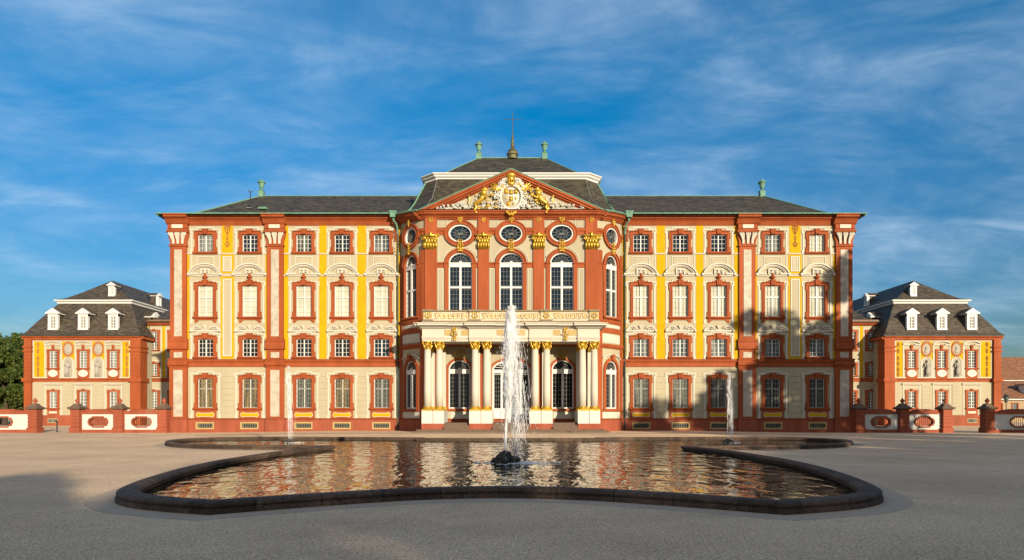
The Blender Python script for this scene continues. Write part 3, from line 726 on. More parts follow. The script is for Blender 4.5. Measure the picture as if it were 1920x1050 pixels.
# stucco panels of the bow
mb = MB(bow, SEG).use('white')
def pframe(a, b, z0, z1, w=.06):
    mb = MB(bow, SEG)
    mb.use('white').frame(a, b, z0, z1, w, -.01, .05); mb.use('cream').box(a + w + .06, b - w - .06, z0 + w + .06, z1 - w - .06, -.01, .03)
    mb.build('bow_panel', palace)
for sg in (-1, 1):
    for a, b in (((S(1086)), S(1095)), (S(989.5), S(998.5))):
        a2, b2 = sorted((sg * a, sg * b)); pframe(a2, b2, ZB(584), ZB(504))
    for a, b in ((S(1078), S(1096)), (S(1021), S(1036)), (S(983), S(998.5))):
        a2, b2 = sorted((sg * a, sg * b)); pframe(a2, b2, ZB(426), ZB(412), .045)
    for (za, zb) in ((612, 606.5), (641, 624.5), (784, 772.5)):
        a2, b2 = sorted((sg * (FB + .55), sg * (SEND - .55))); MB(bow, SEG).use('white').box(a2, b2, ZB(za), ZB(zb), -.01, .04).build('bow_panel', palace)
    # white hood above the ground floor side windows
    c = sg * SIDE
    P = archp(c, 1.25, ZB(672), .45); Q = archp(c, 1.15, ZB(672), .33); MB(bow, SEG).use('white').ring(P, Q, -.01, .16, False).build('hood', palace)
# concave stucco spandrel outlines between ovals and arches
for c, hw in BW[:3]:
    for sg in (-1, 1):
        x0 = c + sg * 1.62; lim = [S(1097) - .04, S(1020.5) + .04, S(999.5) - .04]
        # edge nearest to this window half
        cand = [q for q in lim + [-l for l in lim] if (q - c) * sg > 1.2]
        x1 = min(cand, key=lambda q: abs(q - c)) if cand else x0
        za, zb = ZB(492) + .12, zr0 - .12
        if abs(x1 - c) > 2.2: x1 = c + sg * 2.1
        mb = MB(bow, SEG).use('white')
        P = [(x1 - sg * .08, za), (x1 - sg * .08, zb)]
        mb.bar(P[0], P[1], .05, -.01, .05)
        n_ = 8; pa = []
        for i in range(n_ + 1):
            t = i / n_; th = t * pi / 2
            pa.append((c + sg * (hw + .45) * cos(th * .75), zs_ + .1 + (zt_ - zs_ + .42) * sin(th * .75)))
        for i in range(n_): mb.bar(pa[i], pa[i + 1], .05, -.01, .05)
        mb.bar(pa[0], P[0], .05, -.01, .052)
        mb.build('stucco_outline', palace)

def bow_window(c, hw, z0, zs, zt, name, cols, rows, trans, pane, n=-.14):
    k = (SEG if side(c) else None)
    f = MB(bow, k).use('wood_white')
    r = zt - zs
    f.ring(archp(c, hw, zs, r), archp(c, hw - .1, zs, r - .1), n - .04, n + .08, False)
    for sg in (-1, 1): f.box(c + sg * (hw - .1), c + sg * hw, z0, zs, n - .04, n + .08)
    f.box(c - hw + .1, c + hw - .1, z0, z0 + .1, n - .04, n + .08)
    f.box(c - hw + .02, c + hw - .02, zs - .34, zs, n - .04, n + .1); f.box(c - .09, c + .09, z0 + .1, zs - .34, n - .04, n + .1)
    f.box(c - hw, c + hw, zs - .02, zs + .04, n, n + .14)
    if trans: f.box(c - hw + .1, c + hw - .1, trans - .08, trans + .08, n - .04, n + .09)
    f.ell((c, zs + .06, n + .08), (.13, .13, .06), 8, 5)
    f.use('lead')
    zt2 = zs - .34
    for sg in (-1, 1):
        for i in range(1, cols):
            x = c + sg * (.09 + (hw - .19) * i / cols); f.box(x - .011, x + .011, z0 + .1, zt2, n, n + .03)
    for i in range(1, rows):
        z = z0 + .1 + (zt2 - z0 - .1) * i / rows; f.box(c - hw + .1, c + hw - .1, z - .011, z + .011, n, n + .03)
    for i in range(1, 8):
        a = pi * i / 8; p = (c + .14 * cos(a), zs + .14 * sin(a)); q = (c + (hw - .1) * cos(a), zs + (r - .1) * sin(a)); f.bar(p, q, .024, n, n + .03)
    f.ring(archp(c, (hw - .1) * .66, zs + .05, (r - .1) * .64), archp(c, (hw - .1) * .66 - .024, zs + .05, (r - .1) * .64 - .024), n, n + .03, False)
    o = f.build(name, palace)
    g = MB(bow, k).use(pane); g.box(c - hw, c + hw, z0, zs, n - .1, n - .06); g.ring(archp(c, hw, zs, r), [(x, zs) for x, _ in archp(c, hw, zs, r)], n - .1, n - .06, False)
    g.build('pane', o); return o
for c, hw in BW:
    zb = ZB(588) if not side(c) else ZB(592)
    bow_window(c, hw, zb, zs_, zt_, 'arched_window', 3, 10, zb + (zs_ - zb) * .52, 'glass_blue' if not side(c) else 'glass_dark')
    k = .86 if side(c) else 1
    def el(rx, rz, m=28): return [(c + rx * k * cos(2 * pi * i / m), ov + rz * sin(2 * pi * i / m)) for i in range(m)]
    f = MB(bow).use('wood_white').ring(el(1.0, .76), el(.86, .64), -.16, .06)
    f.use('lead').ring(el(.5, .34), el(.475, .315), -.1, -.07)
    for i in range(12):
        if i in (3, 9): continue
        a = 2 * pi * (i + .0) / 12 + .26; f.bar((c + .02 * cos(a), ov + .02 * sin(a)), (c + .88 * k * cos(a), ov + .66 * sin(a)), .024, -.1, -.07)
    f.bar((c - .2 * k, ov), (c + .2 * k, ov), .05, -.1, -.06)
    o = f.build('oval_window', palace)
    MB(bow, .2).use('glass_blue').ring(el(.9, .68), el(.01, .01), -.2, -.16).build('pane', o)
    g = MB(bow).use('gold'); orn(g, c, ZB(412), .7 * k, .62, .24, 31, 5); g.build('gilded_shell', o, smooth=True)
    g = MB(bow).use('gold'); orn(g, c, ZB(461), .7 * k, 1.05, .24, 33, 7); g.build('gilded_keystone', o, smooth=True)
for c, hw in GW[1:]:
    zg = g0 if not side(c) else ZB(766)
    o = bow_window(c, hw, zg, gs, gt, 'porch_window' if not side(c) else 'ground_window', 3, 8, None, 'glass_dark')
    k = None if not side(c) else SEG
    m2 = MB(bow, k).use('red'); e = .2 if not side(c) else .28
    m2.ring(archp(c, hw + e, gs, gt - gs + e), archp(c, hw, gs, gt - gs), -.2, .1, False)
    for sg in (-1, 1): m2.box(c + sg * hw, c + sg * (hw + e), zg - .05, gs - .005, -.2, .1)
    m2.box(c - hw - e - .05, c + hw + e + .05, zg - .2, zg - .02, -.02, .16)
    if side(c): m2.prism([(c - .16, gt + .02), (c + .16, gt + .02), (c + .22, gt + .55), (c - .22, gt + .55)], 0, .26)
    m2.build('surround', o)
    if not side(c):
        m2 = MB(bow).use('gold'); orn(m2, c, ZB(664), 1.15, .75, .16, 41, 5, .13); m2.build('gilded_cartouche', o, smooth=True)
        MB(bow).use('white').box(c - .78, c + .78, ZB(787), ZB(773), -.01, .05).build('sill_panel', o)
# entrance door
f = MB(bow).use('wood_white'); c = 0; hw = DOOR; n = -.14; r = gt - gs; zd0, zdt = ZB(791), gs
f.ring(archp(0, hw, zdt, r), archp(0, hw - .14, zdt, r - .14), n - .04, n + .1, False)
f.ring(archp(0, .72, zdt, r * .62), archp(0, .6, zdt, r * .62 - .1), n, n + .08, False)
for i in range(1, 10):
    a = pi * i / 10; f.bar((.7 * cos(a), zdt + r * .6 * sin(a)), ((hw - .12) * cos(a), zdt + (r - .12) * sin(a)), .04, n, n + .05)
f.box(-hw, hw, zdt - .3, zdt, n - .04, n + .14); f.box(-hw, hw, zdt - .42, zdt - .38, n - .04, n + .12)
for q in (-hw + .08, -.8, 0, .8, hw - .08): f.box(q - .09, q + .09, zd0, zdt - .3, n - .04, n + .09)
zp = ZB(766)
f.box(-hw, hw, zd0, zd0 + .18, n - .04, n + .085)
f.box(-hw, hw, zp - .1, zp + .02, n - .04, n + .085)
f.box(-hw, hw, zd0 + .18, zp - .1, n - .04, n + .03)
for q in (-1.17, -.4, .4, 1.17): f.box(q - .22, q + .22, zd0 + .3, zp - .2, n, n + .05)
f.use('lead')
for q in (-1.17, -.4, .4, 1.17):
    for t in (-.1, .1): f.box(q + t - .011, q + t + .011, zp, zdt - .42, n, n + .03)
for i in range(1, 8): z = zp + (zdt - .42 - zp) * i / 8; f.box(-hw, hw, z - .011, z + .011, n, n + .03)
door = f.build('entrance_door', palace)
g = MB(bow).use('glass_dark'); g.box(-hw, hw, zd0, gs, n - .1, n - .06); g.ring(archp(0, hw, gs, r), [(x, gs) for x, _ in archp(0, hw, gs, r)], n - .1, n - .06, False); g.build('pane', door)
m2 = MB(bow).use('red').ring(archp(0, hw + .2, gs, r + .2), archp(0, hw, gs, r), -.2, .1, False)
for sg in (-1, 1): m2.box(sg * hw, sg * (hw + .2), .9, gs - .005, -.2, .1)
m2.build('surround', door)
g = MB(bow).use('gold'); orn(g, 0, ZB(664), 1.2, .7, .16, 43, 5, .13); g.build('gilded_cartouche', door, smooth=True)
m2 = MB(bow).use('stucco_white'); orn(m2, .5, ZB(775), .1, .1, .02, 1, 1); 
# bow cornice with ramp towards the wings
def ramp(s): return .34 * max(0, (abs(s) - FB) / (SEND - FB)) ** 1.3
mb = MB(bow, SEG).use('red')
pr = [(.1, 18.06), (.14, 18.1), (.14, 18.16), (.24, 18.2), (.28, 18.28), (.42, 18.38), (.56, 18.44), (.58, 18.56), (.68, 18.62), (.68, 18.7), (.1, 18.73)]
mb.mould(-SEND - .2, -FB - .001, pr, ramp); mb.mould(FB + .001, SEND + .2, pr, ramp); mb.mould(-FB - .28, FB + .28, [(n + .004, z) for n, z in pr])
mb.build('bow_cornice', palace)
g = MB(bow, SEG).use('copper')
for sg in (-1, 1):
    P = [(sg * (FB + .25 + (SEND + .3 - FB) * i / 10), 0, .76) for i in range(11)]
    P = [(a, 18.74 + ramp(a), n) for a, _, n in P]
    g.tube(P, .075, 6)
g.build('bow_gutter', palace)

# ------------------------------------------------------------------ pediment
NP = .62                                 # projection of pediment front from bow face
dp = dB - .5; kp = dp / F
PX = (1132 - 782) / 2 * kp; PZ0 = (775 - 396.5) * kp + CZ; PZ1 = (775 - 319) * kp + CZ
mb = MB(bow).use('cream').prism([(-PX + .3, PZ0 - .15), (PX - .3, PZ0 - .15), (0, PZ1 - .2)], -.6, .25)
mb.use('copper_dark').prism([(-PX - .1, PZ0 - .05), (PX + .1, PZ0 - .05), (0, PZ1 + .03)], -6.0, -.6)
mb.use('red')
def rake(t0, t1, n1):
    for sg in (-1, 1):
        dx, dz = PX, PZ1 - PZ0; l = math.hypot(dx, dz); ox, oz = dz / l, dx / l
        def pt(e, t): return (sg * (PX if e == 0 else 0) + (sg * -ox * 0), (PZ0 if e == 0 else PZ1) - t / oz)
        mb.prism([pt(0, t0), pt(1, t0), pt(1, t1), (pt(0, t1)[0] - sg * t1 * .35, pt(0, t1)[1])], -.6, n1)
rake(0, .14, .72); rake(.14, .3, .62); rake(.3, .42, .48); rake(.42, .5, .36)
mb.use('red').box(-PX - .05, PX + .05, PZ0 - .24, PZ0 - .06, -.02, .70); mb.box(-PX + .3, PX - .3, PZ0 - .06, PZ0 + .04, -.02, .52)
mb.use('copper')
for sg in (-1, 1): mb.bar((sg * (PX + .12), PZ0 + .02), (0, PZ1 + .06), .07, -.7, .76)
ped = mb.build('pediment', palace)
# relief: shield, crown, lions, palms and scrolls
zc = PZ0 + .05; H = PZ1 - PZ0
w = MB(bow).use('relief_white')
def el2(cx, cz, rx, rz, m=24, e=1.0): return [(cx + rx * cos(2 * pi * i / m), cz + rz * sin(2 * pi * i / m) * (1 if sin(2 * pi * i / m) > 0 else 1.18)) for i in range(m)]
sc = zc + 1.25
w.prism(el2(0, sc, .78, .82), .2, .38)
w.ring(el2(0, sc, .98, 1.02), el2(0, sc, .8, .84), .2, .52)
for a in range(20):
    t = 2 * pi * a / 20; w.ell((1.0 * cos(t), sc + 1.06 * sin(t) * (1 if sin(t) > 0 else 1.15), .45), (.13, .13, .1), 6, 4)
q = random.Random(5)
for sg in (-1, 1):
    for i in range(70):                        # leafy scrollwork spreading to the corners
        t = (i + q.random()) / 70; x = .9 + t ** 1.1 * (PX - 2.5); lim = (H - .95) * (1 - (x + .35) / PX)
        if x > 2.7: lim *= .62
        z = zc + .12 + q.random() ** 1.5 * max(.1, lim)
        r_ = q.uniform(.1, .2) * (1.1 - .45 * t)
        w.spiral((sg * x, z), r_, q.uniform(1, 1.5), sg * q.choice((-1, 1)), q.uniform(0, 6), .3 + .14 * q.random(), .32, 8)
        if i % 3 == 0: w.ell((sg * x, z, .33), (r_ * .8, r_ * .6, .12), 6, 4)
    for i in range(9):                       # mantling round the shield
        a = radians(-60 + i * 19); w.spiral((sg * 1.22 * cos(a), sc + 1.2 * sin(a)), .22, 1.3, sg, q.uniform(0, 6), .42, .34, 9)
    for i in range(6): w.spiral((sg * (.35 + .12 * i), sc + 1.55 - .12 * i + .1 * (i % 2)), .19, 1.2, -sg, i, .44, .34, 9)
w.build('relief_scrollwork', ped, smooth=True)
g = MB(bow).use('gold')
q2 = random.Random(8)
for sg in (-1, 1):
    for i in range(26):
        x = 1.0 + 1.9 * q2.random(); z = zc + .2 + q2.random() * (H - 1.1) * (1 - (x + .3) / PX)
        g.spiral((sg * x, z), q2.uniform(.08, .15), q2.uniform(1, 1.4), sg * q2.choice((-1, 1)), q2.uniform(0, 6), .5, .28, 8)
for k, (a, b) in enumerate(((-.4, .4), (0, .35), (.4, .4), (-.4, -.15), (0, -.2), (.4, -.15), (-.2, -.6), (.2, -.6))):
    if k % 2 == 0 or k == 1: g.box(a - .17, a + .17, sc + b - .2, sc + b + .2, .3, .41)
    g.ell((a, sc + b, .42), (.1, .12, .05), 7, 4)
ct = zc + 2.72
g.lathe([(.30, ct - .18), (.33, ct - .08), (.3, ct), (.42, ct + .12), (.46, ct + .3), (.3, ct + .44), (.1, ct + .5), (.06, ct + .56)], (0, .42), 14)
for k in range(-2, 3): g.ell((k * .17, ct - .2, .68), (.07, .09, .06), 6, 4)
g.ell((0, ct - .42, .5), (.36, .22, .16), 10, 6)
g.ring(el2(0, sc, .84, .9), el2(0, sc, .77, .83), .3, .5)
for sg in (-1, 1):
    g.ell((sg * .2, ct - .38, .62), (.09, .09, .08), 7, 4)
    g.spiral((sg * .62, sc + .85), .24, 1.3, sg, 0, .48, .28, 10); g.spiral((sg * 1.55, ct - .15), .16, 1.3, -sg, 2, .4, .28, 9)
    for j in range(9):                        # palm fronds
        a = radians(20 + j * 13); L = 1.15 - .14 * abs(j - 3)
        P = [(sg * (1.05 + L * f * cos(a) * (1 + .1 * f)), sc + .45 + L * f * sin(a) - .22 * f * f, .42 + .05 * sin(j)) for f in (0, .25, .5, .75, 1)]
        if P[-1][1] > PZ1 - H * abs(P[-1][0]) / PX + .1: P = P[:4]
        g.tube(P, [.045, .06, .065, .05, .02][:len(P)], 5)
g.build('gilded_arms', ped, smooth=True)
def lion(sg):
    L = MB(bow).use('gold'); bx, bz = sg * 2.62, zc + .60
    def up(a, b): return (bx - sg * (a * .86 - .12 * b), bz - .05 + b * 1.15 + .34 * (a + .5))
    def P(*pts): return [(*up(a, b), c) for a, b, c in pts]
    L.tube(P((-.55, .02, .42), (-.3, .08, .46), (0, .12, .48), (.25, .24, .5), (.42, .42, .5)), [.16, .21, .2, .24, .22], 8)
    L.tube(P((.35, .35, .5), (.48, .58, .52), (.52, .72, .52)), [.25, .27, .2], 8)           # mane and neck
    L.ell((*up(.60, .76), .54), (.19, .18, .17), 8, 6); L.ell((*up(.78, .70), .56), (.11, .09, .1), 7, 5)
    L.ell((*up(.52, .94), .5), (.05, .07, .05), 5, 4)
    L.tube(P((.4, .3, .62), (.62, .12, .66), (.86, .2, .66), (.98, .18, .66)), [.11, .085, .07, .08], 6)     # raised forelegs
    L.tube(P((.4, .3, .42), (.55, .02, .42), (.75, -.05, .42), (.9, -.04, .42)), [.11, .085, .07, .08], 6)
    L.tube(P((-.5, .0, .56), (-.36, -.28, .6), (-.56, -.42, .6), (-.5, -.62, .6), (-.34, -.64, .6)), [.16, .12, .075, .065, .08], 6)
    L.tube(P((-.55, .0, .38), (-.6, -.26, .38), (-.78, -.4, .38), (-.72, -.6, .38), (-.58, -.62, .38)), [.15, .11, .07, .06, .07], 6)
    L.tube(P((-.65, .08, .44), (-.9, .18, .44), (-1.0, .42, .44), (-.88, .6, .44), (-.96, .78, .44), (-1.08, .8, .44)), [.04, .04, .04, .04, .07, .03], 5)
    for k in range(7): a = k * .9; L.ell((*up(.45 + .2 * cos(a), .55 + .22 * sin(a)), .6), (.1, .11, .08), 6, 4)
    return L.build('lion', ped, smooth=True)
lion(-1); lion(1)
g = MB(bow).use('gold'); orn(g, 0, PZ0 - .18, 1.2, .35, .74, 51, 3, .14); g.build('gilded_festoon', ped, smooth=True)

# ------------------------------------------------------------------ roofs (palace local: x, y back, z)
def raw(x, z, y): return (x, y, z)       # builder order (s, z, n) -> n used as local y
def loft(mb, rings, closed=False):
    L = len(rings[0]); pts = [p for r_ in rings for p in r_]; fs = []
    for i in range(len(rings) - 1):
        for j in range(L if closed else L - 1):
            k = (j + 1) % L; fs.append((i * L + j, i * L + k, (i + 1) * L + k, (i + 1) * L + j))
    mb.add([(x, z, y) for x, y, z in pts], fs)
def hip(mb, hx, y0, y1, z0, rx, ry0, ry1, z1, prof=((0, 0), (.12, .045), (.3, .21), (.5, .43), (1, 1)), cx=0):
    rings = []
    for f, g in prof:
        X0 = hx + (rx - hx) * f; a = y0 + (ry0 - y0) * f; b = y1 + (ry1 - y1) * f; z = z0 + (z1 - z0) * g
        rings.append([(cx - X0, a, z), (cx + X0, a, z), (cx + X0, b, z), (cx - X0, b, z)])
    loft(mb, rings, True)
mb = MB(raw).use('slate')
hip(mb, 30.95, -.78, 20.8, 18.98, 25.9, 10, 10, 24.2)
roof = mb.build('roof', palace)
def urn(x, y, z, s=1.0, par=None):
    m = MB(raw).use('copper').lathe([(.26, z - .3), (.26, z + .45), (.3, z + .5), (.2, z + .55)], (x, y), sq=True)
    m.lathe([(.1, z + .5), (.16, z + .6), (.1, z + .68), (.12, z + .75), (.2, z + .82), (.3, z + 1.3), (.4, z + 1.35), (.4, z + 1.42), (.28, z + 1.52), (.18, z + 1.62), (.08, z + 1.66), (.09, z + 1.72), (.02, z + 1.78)], (x, y), 14)
    return m.build('urn', par or roof, smooth=False)
for sg in (-1, 1): urn(sg * 25.9, 10, 24.2)
# copper ridge and hips, small roof fittings
m = MB(raw).use('copper')
m.tube([(-25.9, 24.2, 10), (25.9, 24.2, 10)], .05, 6)
for sg in (-1, 1):
    P = []
    for f, g in ((0, 0), (.12, .045), (.3, .21), (.5, .43), (1, 1)):
        P.append((sg * (30.95 - 5.05 * f), 18.98 + 5.22 * g + .02, -.78 + 10.78 * f))
    m.tube(P, .07, 6)
m.build('ridge_flashing', roof)
m = MB(raw).use('dark_iron'); q = X(477, 65); zq = Z(389, 64)
m.tube([(q, 21.2, 5), (q, 22.9, 5)], .04, 6).tube([(q - .18, 23.1, 5), (q, 22.9, 5), (q + .18, 23.05, 5)], .05, 5).use('lead').box(q - .25, q + .25, 21.3, 21.36, 4.6, 5.1)
m.build('vent_pipe', roof)
m = MB(raw).use('glass_blue').box(X(486, 63), X(499, 63), 21.15, 21.22, 3.9, 4.7); m.use('copper').box(X(485, 63), X(500, 63), 21.0, 21.18, 3.85, 4.75); m.build('skylight', roof)
# central mansard: loft from the bow eave
def bowc(s, n): a = bow(s, 0, n); return a[0], a[1]
KS, KF = 10, 8
ss = [-SEND - .3 + (SEND + .3 - FB) * i / KS for i in range(KS + 1)] + [-FB + 2 * FB * i / KF for i in range(KF + 1)] + [FB + (SEND + .3 - FB) * i / KS for i in range(KS + 1)]
low = [(*bowc(s if abs(abs(s) - FB) > 1e-6 else s, .7), 18.76 + ramp(s)) for s in ss]
def chain(P0, P1, P2, P3, z):
    out = [(P0[0] + (P1[0] - P0[0]) * i / KS, P0[1] + (P1[1] - P0[1]) * i / KS, z) for i in range(KS + 1)]
    out += [(P1[0] + (P2[0] - P1[0]) * i / KF, P1[1] + (P2[1] - P1[1]) * i / KF, z) for i in range(KF + 1)]
    out += [(P2[0] + (P3[0] - P2[0]) * i / KS, P2[1] + (P3[1] - P2[1]) * i / KS, z) for i in range(KS + 1)]
    return out
m = MB(raw).use('slate')
midr = chain((-9.65, 1.6), (-7.5, -.9), (7.5, -.9), (9.65, 1.6), 19.6)
mid2 = chain((-9.0, 2.8), (-7.15, 1.2), (7.15, 1.2), (9.0, 2.8), 21.1)
topr = chain((-8.1, 4.0), (-6.9, 2.9), (6.9, 2.9), (8.1, 4.0), 23.45)
loft(m, [low, midr, mid2, topr])
for sg in (-1, 1): m.add([(sg * 9.65, 19.6, 1.6), (sg * 9.65, 19.6, 18.4), (sg * 8.1, 23.45, 16), (sg * 8.1, 23.45, 4)], [(0, 1, 2, 3)])
m.add([(-9.65, 19.6, 18.4), (9.65, 19.6, 18.4), (8.1, 23.45, 16), (-8.1, 23.45, 16)], [(0, 1, 2, 3)])
o8 = [(-6.95, 3), (6.95, 3), (8.1, 4), (8.1, 16), (6.95, 17), (-6.95, 17), (-8.1, 16), (-8.1, 4)]
def off8(o, dz): return [(x + (o if x > 0 else -o) * (1 if abs(x) > 7.5 else .75), y + (-o if y < 10 else o) * (1 if abs(x) < 7.5 else .6), dz) for x, y in o8]
m2 = MB(raw).use('wood_white'); loft(m2, [off8(-.05, 23.35), off8(.08, 23.4), off8(.1, 23.55), off8(.25, 23.65), off8(.3, 23.78), off8(.42, 23.86), off8(.42, 23.95), off8(.3, 23.97)], True)
rf2 = m.build('mansard_roof', palace)
m2.build('roof_cornice', rf2)
m = MB(raw).use('slate')
rings = []
for f, g in ((0, 0), (.15, .06), (.35, .25), (.55, .48), (1, 1)):
    rings.append([(x * (1 - f) + (3.4 if x > 0 else -3.4) * f, y * (1 - f) + 10 * f, 23.97 + 4.15 * g) for x, y, z in off8(.36, 0)])
loft(m, rings, True); m.build('upper_roof', rf2)
m = MB(raw).use('copper')
m.tube([(-3.4, 28.14, 10), (3.4, 28.14, 10)], .07, 6)
for sg in (-1, 1):
    m.tube([(r_[7 if sg < 0 else 2][0], r_[0][2] + .02, r_[7 if sg < 0 else 2][1]) for r_ in rings], .06, 6)
    m.tube([(sg * 8.1, 23.42, 3.98), (sg * 9.0, 21.1, 2.76), (sg * 9.67, 19.62, 1.58)], .1, 6)
m.use('lead')
for sg in (-1, 1): m.tube([(sg * 6.9, 23.42, 2.88), (sg * 7.15, 21.12, 1.17), (sg * 7.5, 19.62, -.93)], .035, 5)
m.build('hip_flashing', rf2)
for sg in (-1, 1): urn(sg * 3.4, 10, 28.1, par=rf2)
m = MB(raw).use('bronze').lathe([(.5, 28.0), (.5, 28.35), (.62, 28.42), (.6, 28.6), (.45, 28.75), (.5, 28.85), (.3, 29.0), (.16, 29.3), (.2, 29.5), (.12, 29.7), (.17, 29.95), (.08, 30.2), (.12, 30.35), (.04, 30.6)], (0.08, 10), 14)
sp = m.build('spire', rf2)
m = MB(raw).use('rusty').tube([(.08, 30.5, 10), (.08, 32.95, 10)], [.05, .02], 6).tube([(-.85, 32.1, 10), (1.0, 32.14, 10)], .022, 5); m.build('lightning_rod', sp)

# ------------------------------------------------------------------ porch and balcony (own frame: y plane at YP)
YP = -5.4                                   # column axis line, relative to the facade plane
dP = D + YP; KP = dP / F
def ZP(py): return (775 - py) * KP + CZ
def SP(px): return (px - 957.9) * KP
def por(s, z, n): return (s, YP - n, z)
COLS = [SP(1114), SP(1092), SP(1025), SP(1003.3)]
zc0, zc1 = ZP(655.5), ZP(641)
porch = MB(por)
cproto = None
for sg in (-1, 1):
    for x in COLS:
        if cproto is None:
            m = MB().use('white').lathe([(.30, ZP(762)), (.30, ZP(730)), (.285, ZP(690)), (.255, zc0)], (0, 0), 24)
            cproto = m.build('column', palace, (sg * x, YP, 0), smooth=True)
            m = MB().use('gold'); corinth(m, 0, .255, zc0, zc1, 0, True, 0); m.build('capital', cproto, smooth=True)
            m = MB().use('gold').lathe([(.43, ZP(770)), (.43, ZP(767.5))], (0, 0), sq=True)
            m.lathe([(.40, ZP(767.5)), (.42, ZP(766.6)), (.40, ZP(765.6)), (.34, ZP(765)), (.34, ZP(764.3)), (.37, ZP(763.6)), (.35, ZP(762.4)), (.30, ZP(761.8))], (0, 0), 20); m.build('base', cproto)
        else: copy_tree(cproto, (sg * x, YP, 0), palace)
# pedestals, engaged rear pilasters
for sg in (-1, 1):
    for a, b in ((SP(1082.5), SP(1124)), (SP(992.3), SP(1035.5))):
        a2, b2 = sorted((sg * a, sg * b)); m = MB(por)
        m.use('stucco_white')
        mid = (a2 + b2) / 2
        m.box(a2, mid - .03, ZP(794), ZP(770.3), -2.75, .47); m.box(mid + .03, b2, ZP(794), ZP(770.3), -2.75, .47); m.box(mid - .03, mid + .03, ZP(794), ZP(770.3), -2.7, .4)
        m.use('red_dull'); m.box(a2, b2, .1, ZP(794), -2.75, .5)
        m.use('gold').box(a2 + .02, b2 - .02, ZP(770.3), ZP(769.8), -2.75, .45)
        m.build('pedestal', palace)
        for x in (COLS[0:2] if a > 5 else COLS[2:4]):
            m = MB(por).use('white').box(sg * x - .27, sg * x + .27, ZP(762), zc0, -2.7, -2.3); o = m.build('engaged_pilaster', palace)
            m = MB(por).use('gold'); corinth(m, sg * x, .25, zc0, zc1, -2.3); m.build('capital', o, smooth=True)
            MB(por).use('gold').box(sg * x - .33, sg * x + .33, ZP(770), ZP(762), -2.7, -2.25).build('base', o)
# entablature
m = MB(por).use('white'); W_ = SP(1121)
def ent(a, b, e, z_arch0, z_arch1, z_fr, z_co, back=-2.75):
    m.use('white').box(a, b, z_arch0, z_arch0 + .14, back, .30 + e).box(a, b, z_arch0 + .14, z_arch1 - .08, back, .34 + e)
    m.box(a - .04, b + .04, z_arch1 - .08, z_arch1, back, .42 + e)
    m.box(a + .02, b - .02, z_arch1, z_fr, back, .30 + e)
    for z_a, z_b, w in ((z_fr, z_fr + .09, .45), (z_fr + .09, z_fr + .18, .62), (z_fr + .18, z_co - .06, .92), (z_co - .06, z_co, 1.0)):
        m.box(a - (w - .3), b + (w - .3), z_a, z_b, back, w + e)
za0, za1, zfr, zco = ZP(641), ZP(633), ZP(617), ZP(608)
m.use('white')
ent(-W_, W_, 0, za0, za1, zfr, zco)
for sg in (-1, 1):
    for a, b in ((SP(1082), SP(1123)), (SP(992), SP(1036))):
        a2, b2 = sorted((sg * a, sg * b))
        m.box(a2, b2, za0 + .005, za0 + .142, .2, .42).box(a2, b2, za0 + .142, za1 - .082, .2, .47).box(a2 - .03, b2 + .03, za1 - .082, za1 + .003, .2, .56).box(a2, b2, za1 + .003, zfr - .003, .2, .43)
        m.box(a2 - .1, b2 + .1, zfr - .003, zfr + .088, .4, .6).box(a2 - .2, b2 + .2, zfr + .088, zfr + .178, .4, .78).box(a2 - .32, b2 + .32, zfr + .178, zco - .058, .4, 1.08).box(a2 - .36, b2 + .36, zco - .058, zco + .003, .4, 1.15)
entb = m.build('entablature', palace)
for a, b in ((-S(1055) - 1.05, -S(1055) - .32), (-S(1055) + .32, -S(1055) + 1.05), (S(1055) - 1.05, S(1055) - .32), (S(1055) + .32, S(1055) + 1.05), (-1.15, -.35), (.35, 1.15)):
    MB(por).use('ochre').box(a * .98, b * .98, za1 + .14, zfr - .1, .2, .335).build('frieze_panel', entb)
for x in (SP(853), 0, SP(1060)):
    g = MB(por).use('gold'); orn(g, x, ZP(627), .55, 1.05, .5, 61, 7, .1); g.build('gilded_mask', entb, smooth=True)
m = MB(por).use('red').box(-W_, W_, za0 - .004 - .12, za0 - .004, -2.7, -1.9); m.build('ceiling_beam', entb)
# balustrade
zb0, zb1 = ZP(606), ZP(583)
m = MB(por).use('stone').box(-W_ - .1, W_ + .1, zco + .004, zb0 + .12, -2.7, .55).box(-W_ - .02, W_ + .02, zb1 - .1, zb1, .1, .5)
m.use('white').box(-W_ + .05, W_ - .05, zb0 + .12, zb1 - .1, .2, .36)
for sg in (-1, 1): m.use('white').box(sg * (W_ - .22), sg * W_, zb0 + .12, zb1 - .1, -2.6, .1); m.use('stone').box(sg * (W_ - .32), sg * W_, zb1 - .1, zb1 - .002, -2.6, .1)
bal = m.build('balustrade', palace)
posts = [(-W_, SP(812)), (SP(880), SP(901)), (SP(1013), SP(1034)), (SP(1104), W_)]
for a, b in posts:
    m = MB(por).use('stone').box(a - .05, b + .05, zb0 + .122, zb0 + .22, .2, .58).box(a - .05, b + .05, zb1 - .12, zb1 + .03, .05, .6); m.use('white').box(a, b, zb0 + .22, zb1 - .12, .2, .47); o = m.build('post', bal)
    g = MB(por).use('gold').frame(a + .04, b - .04, zb0 + .26, zb1 - .16, .04, .45, .5); c = (a + b) / 2
    orn(g, c, (zb0 + zb1) / 2 + .05, .62, .5, .5, 72, 5, .08); g.build('gilding', o, smooth=False)
q = random.Random(9)
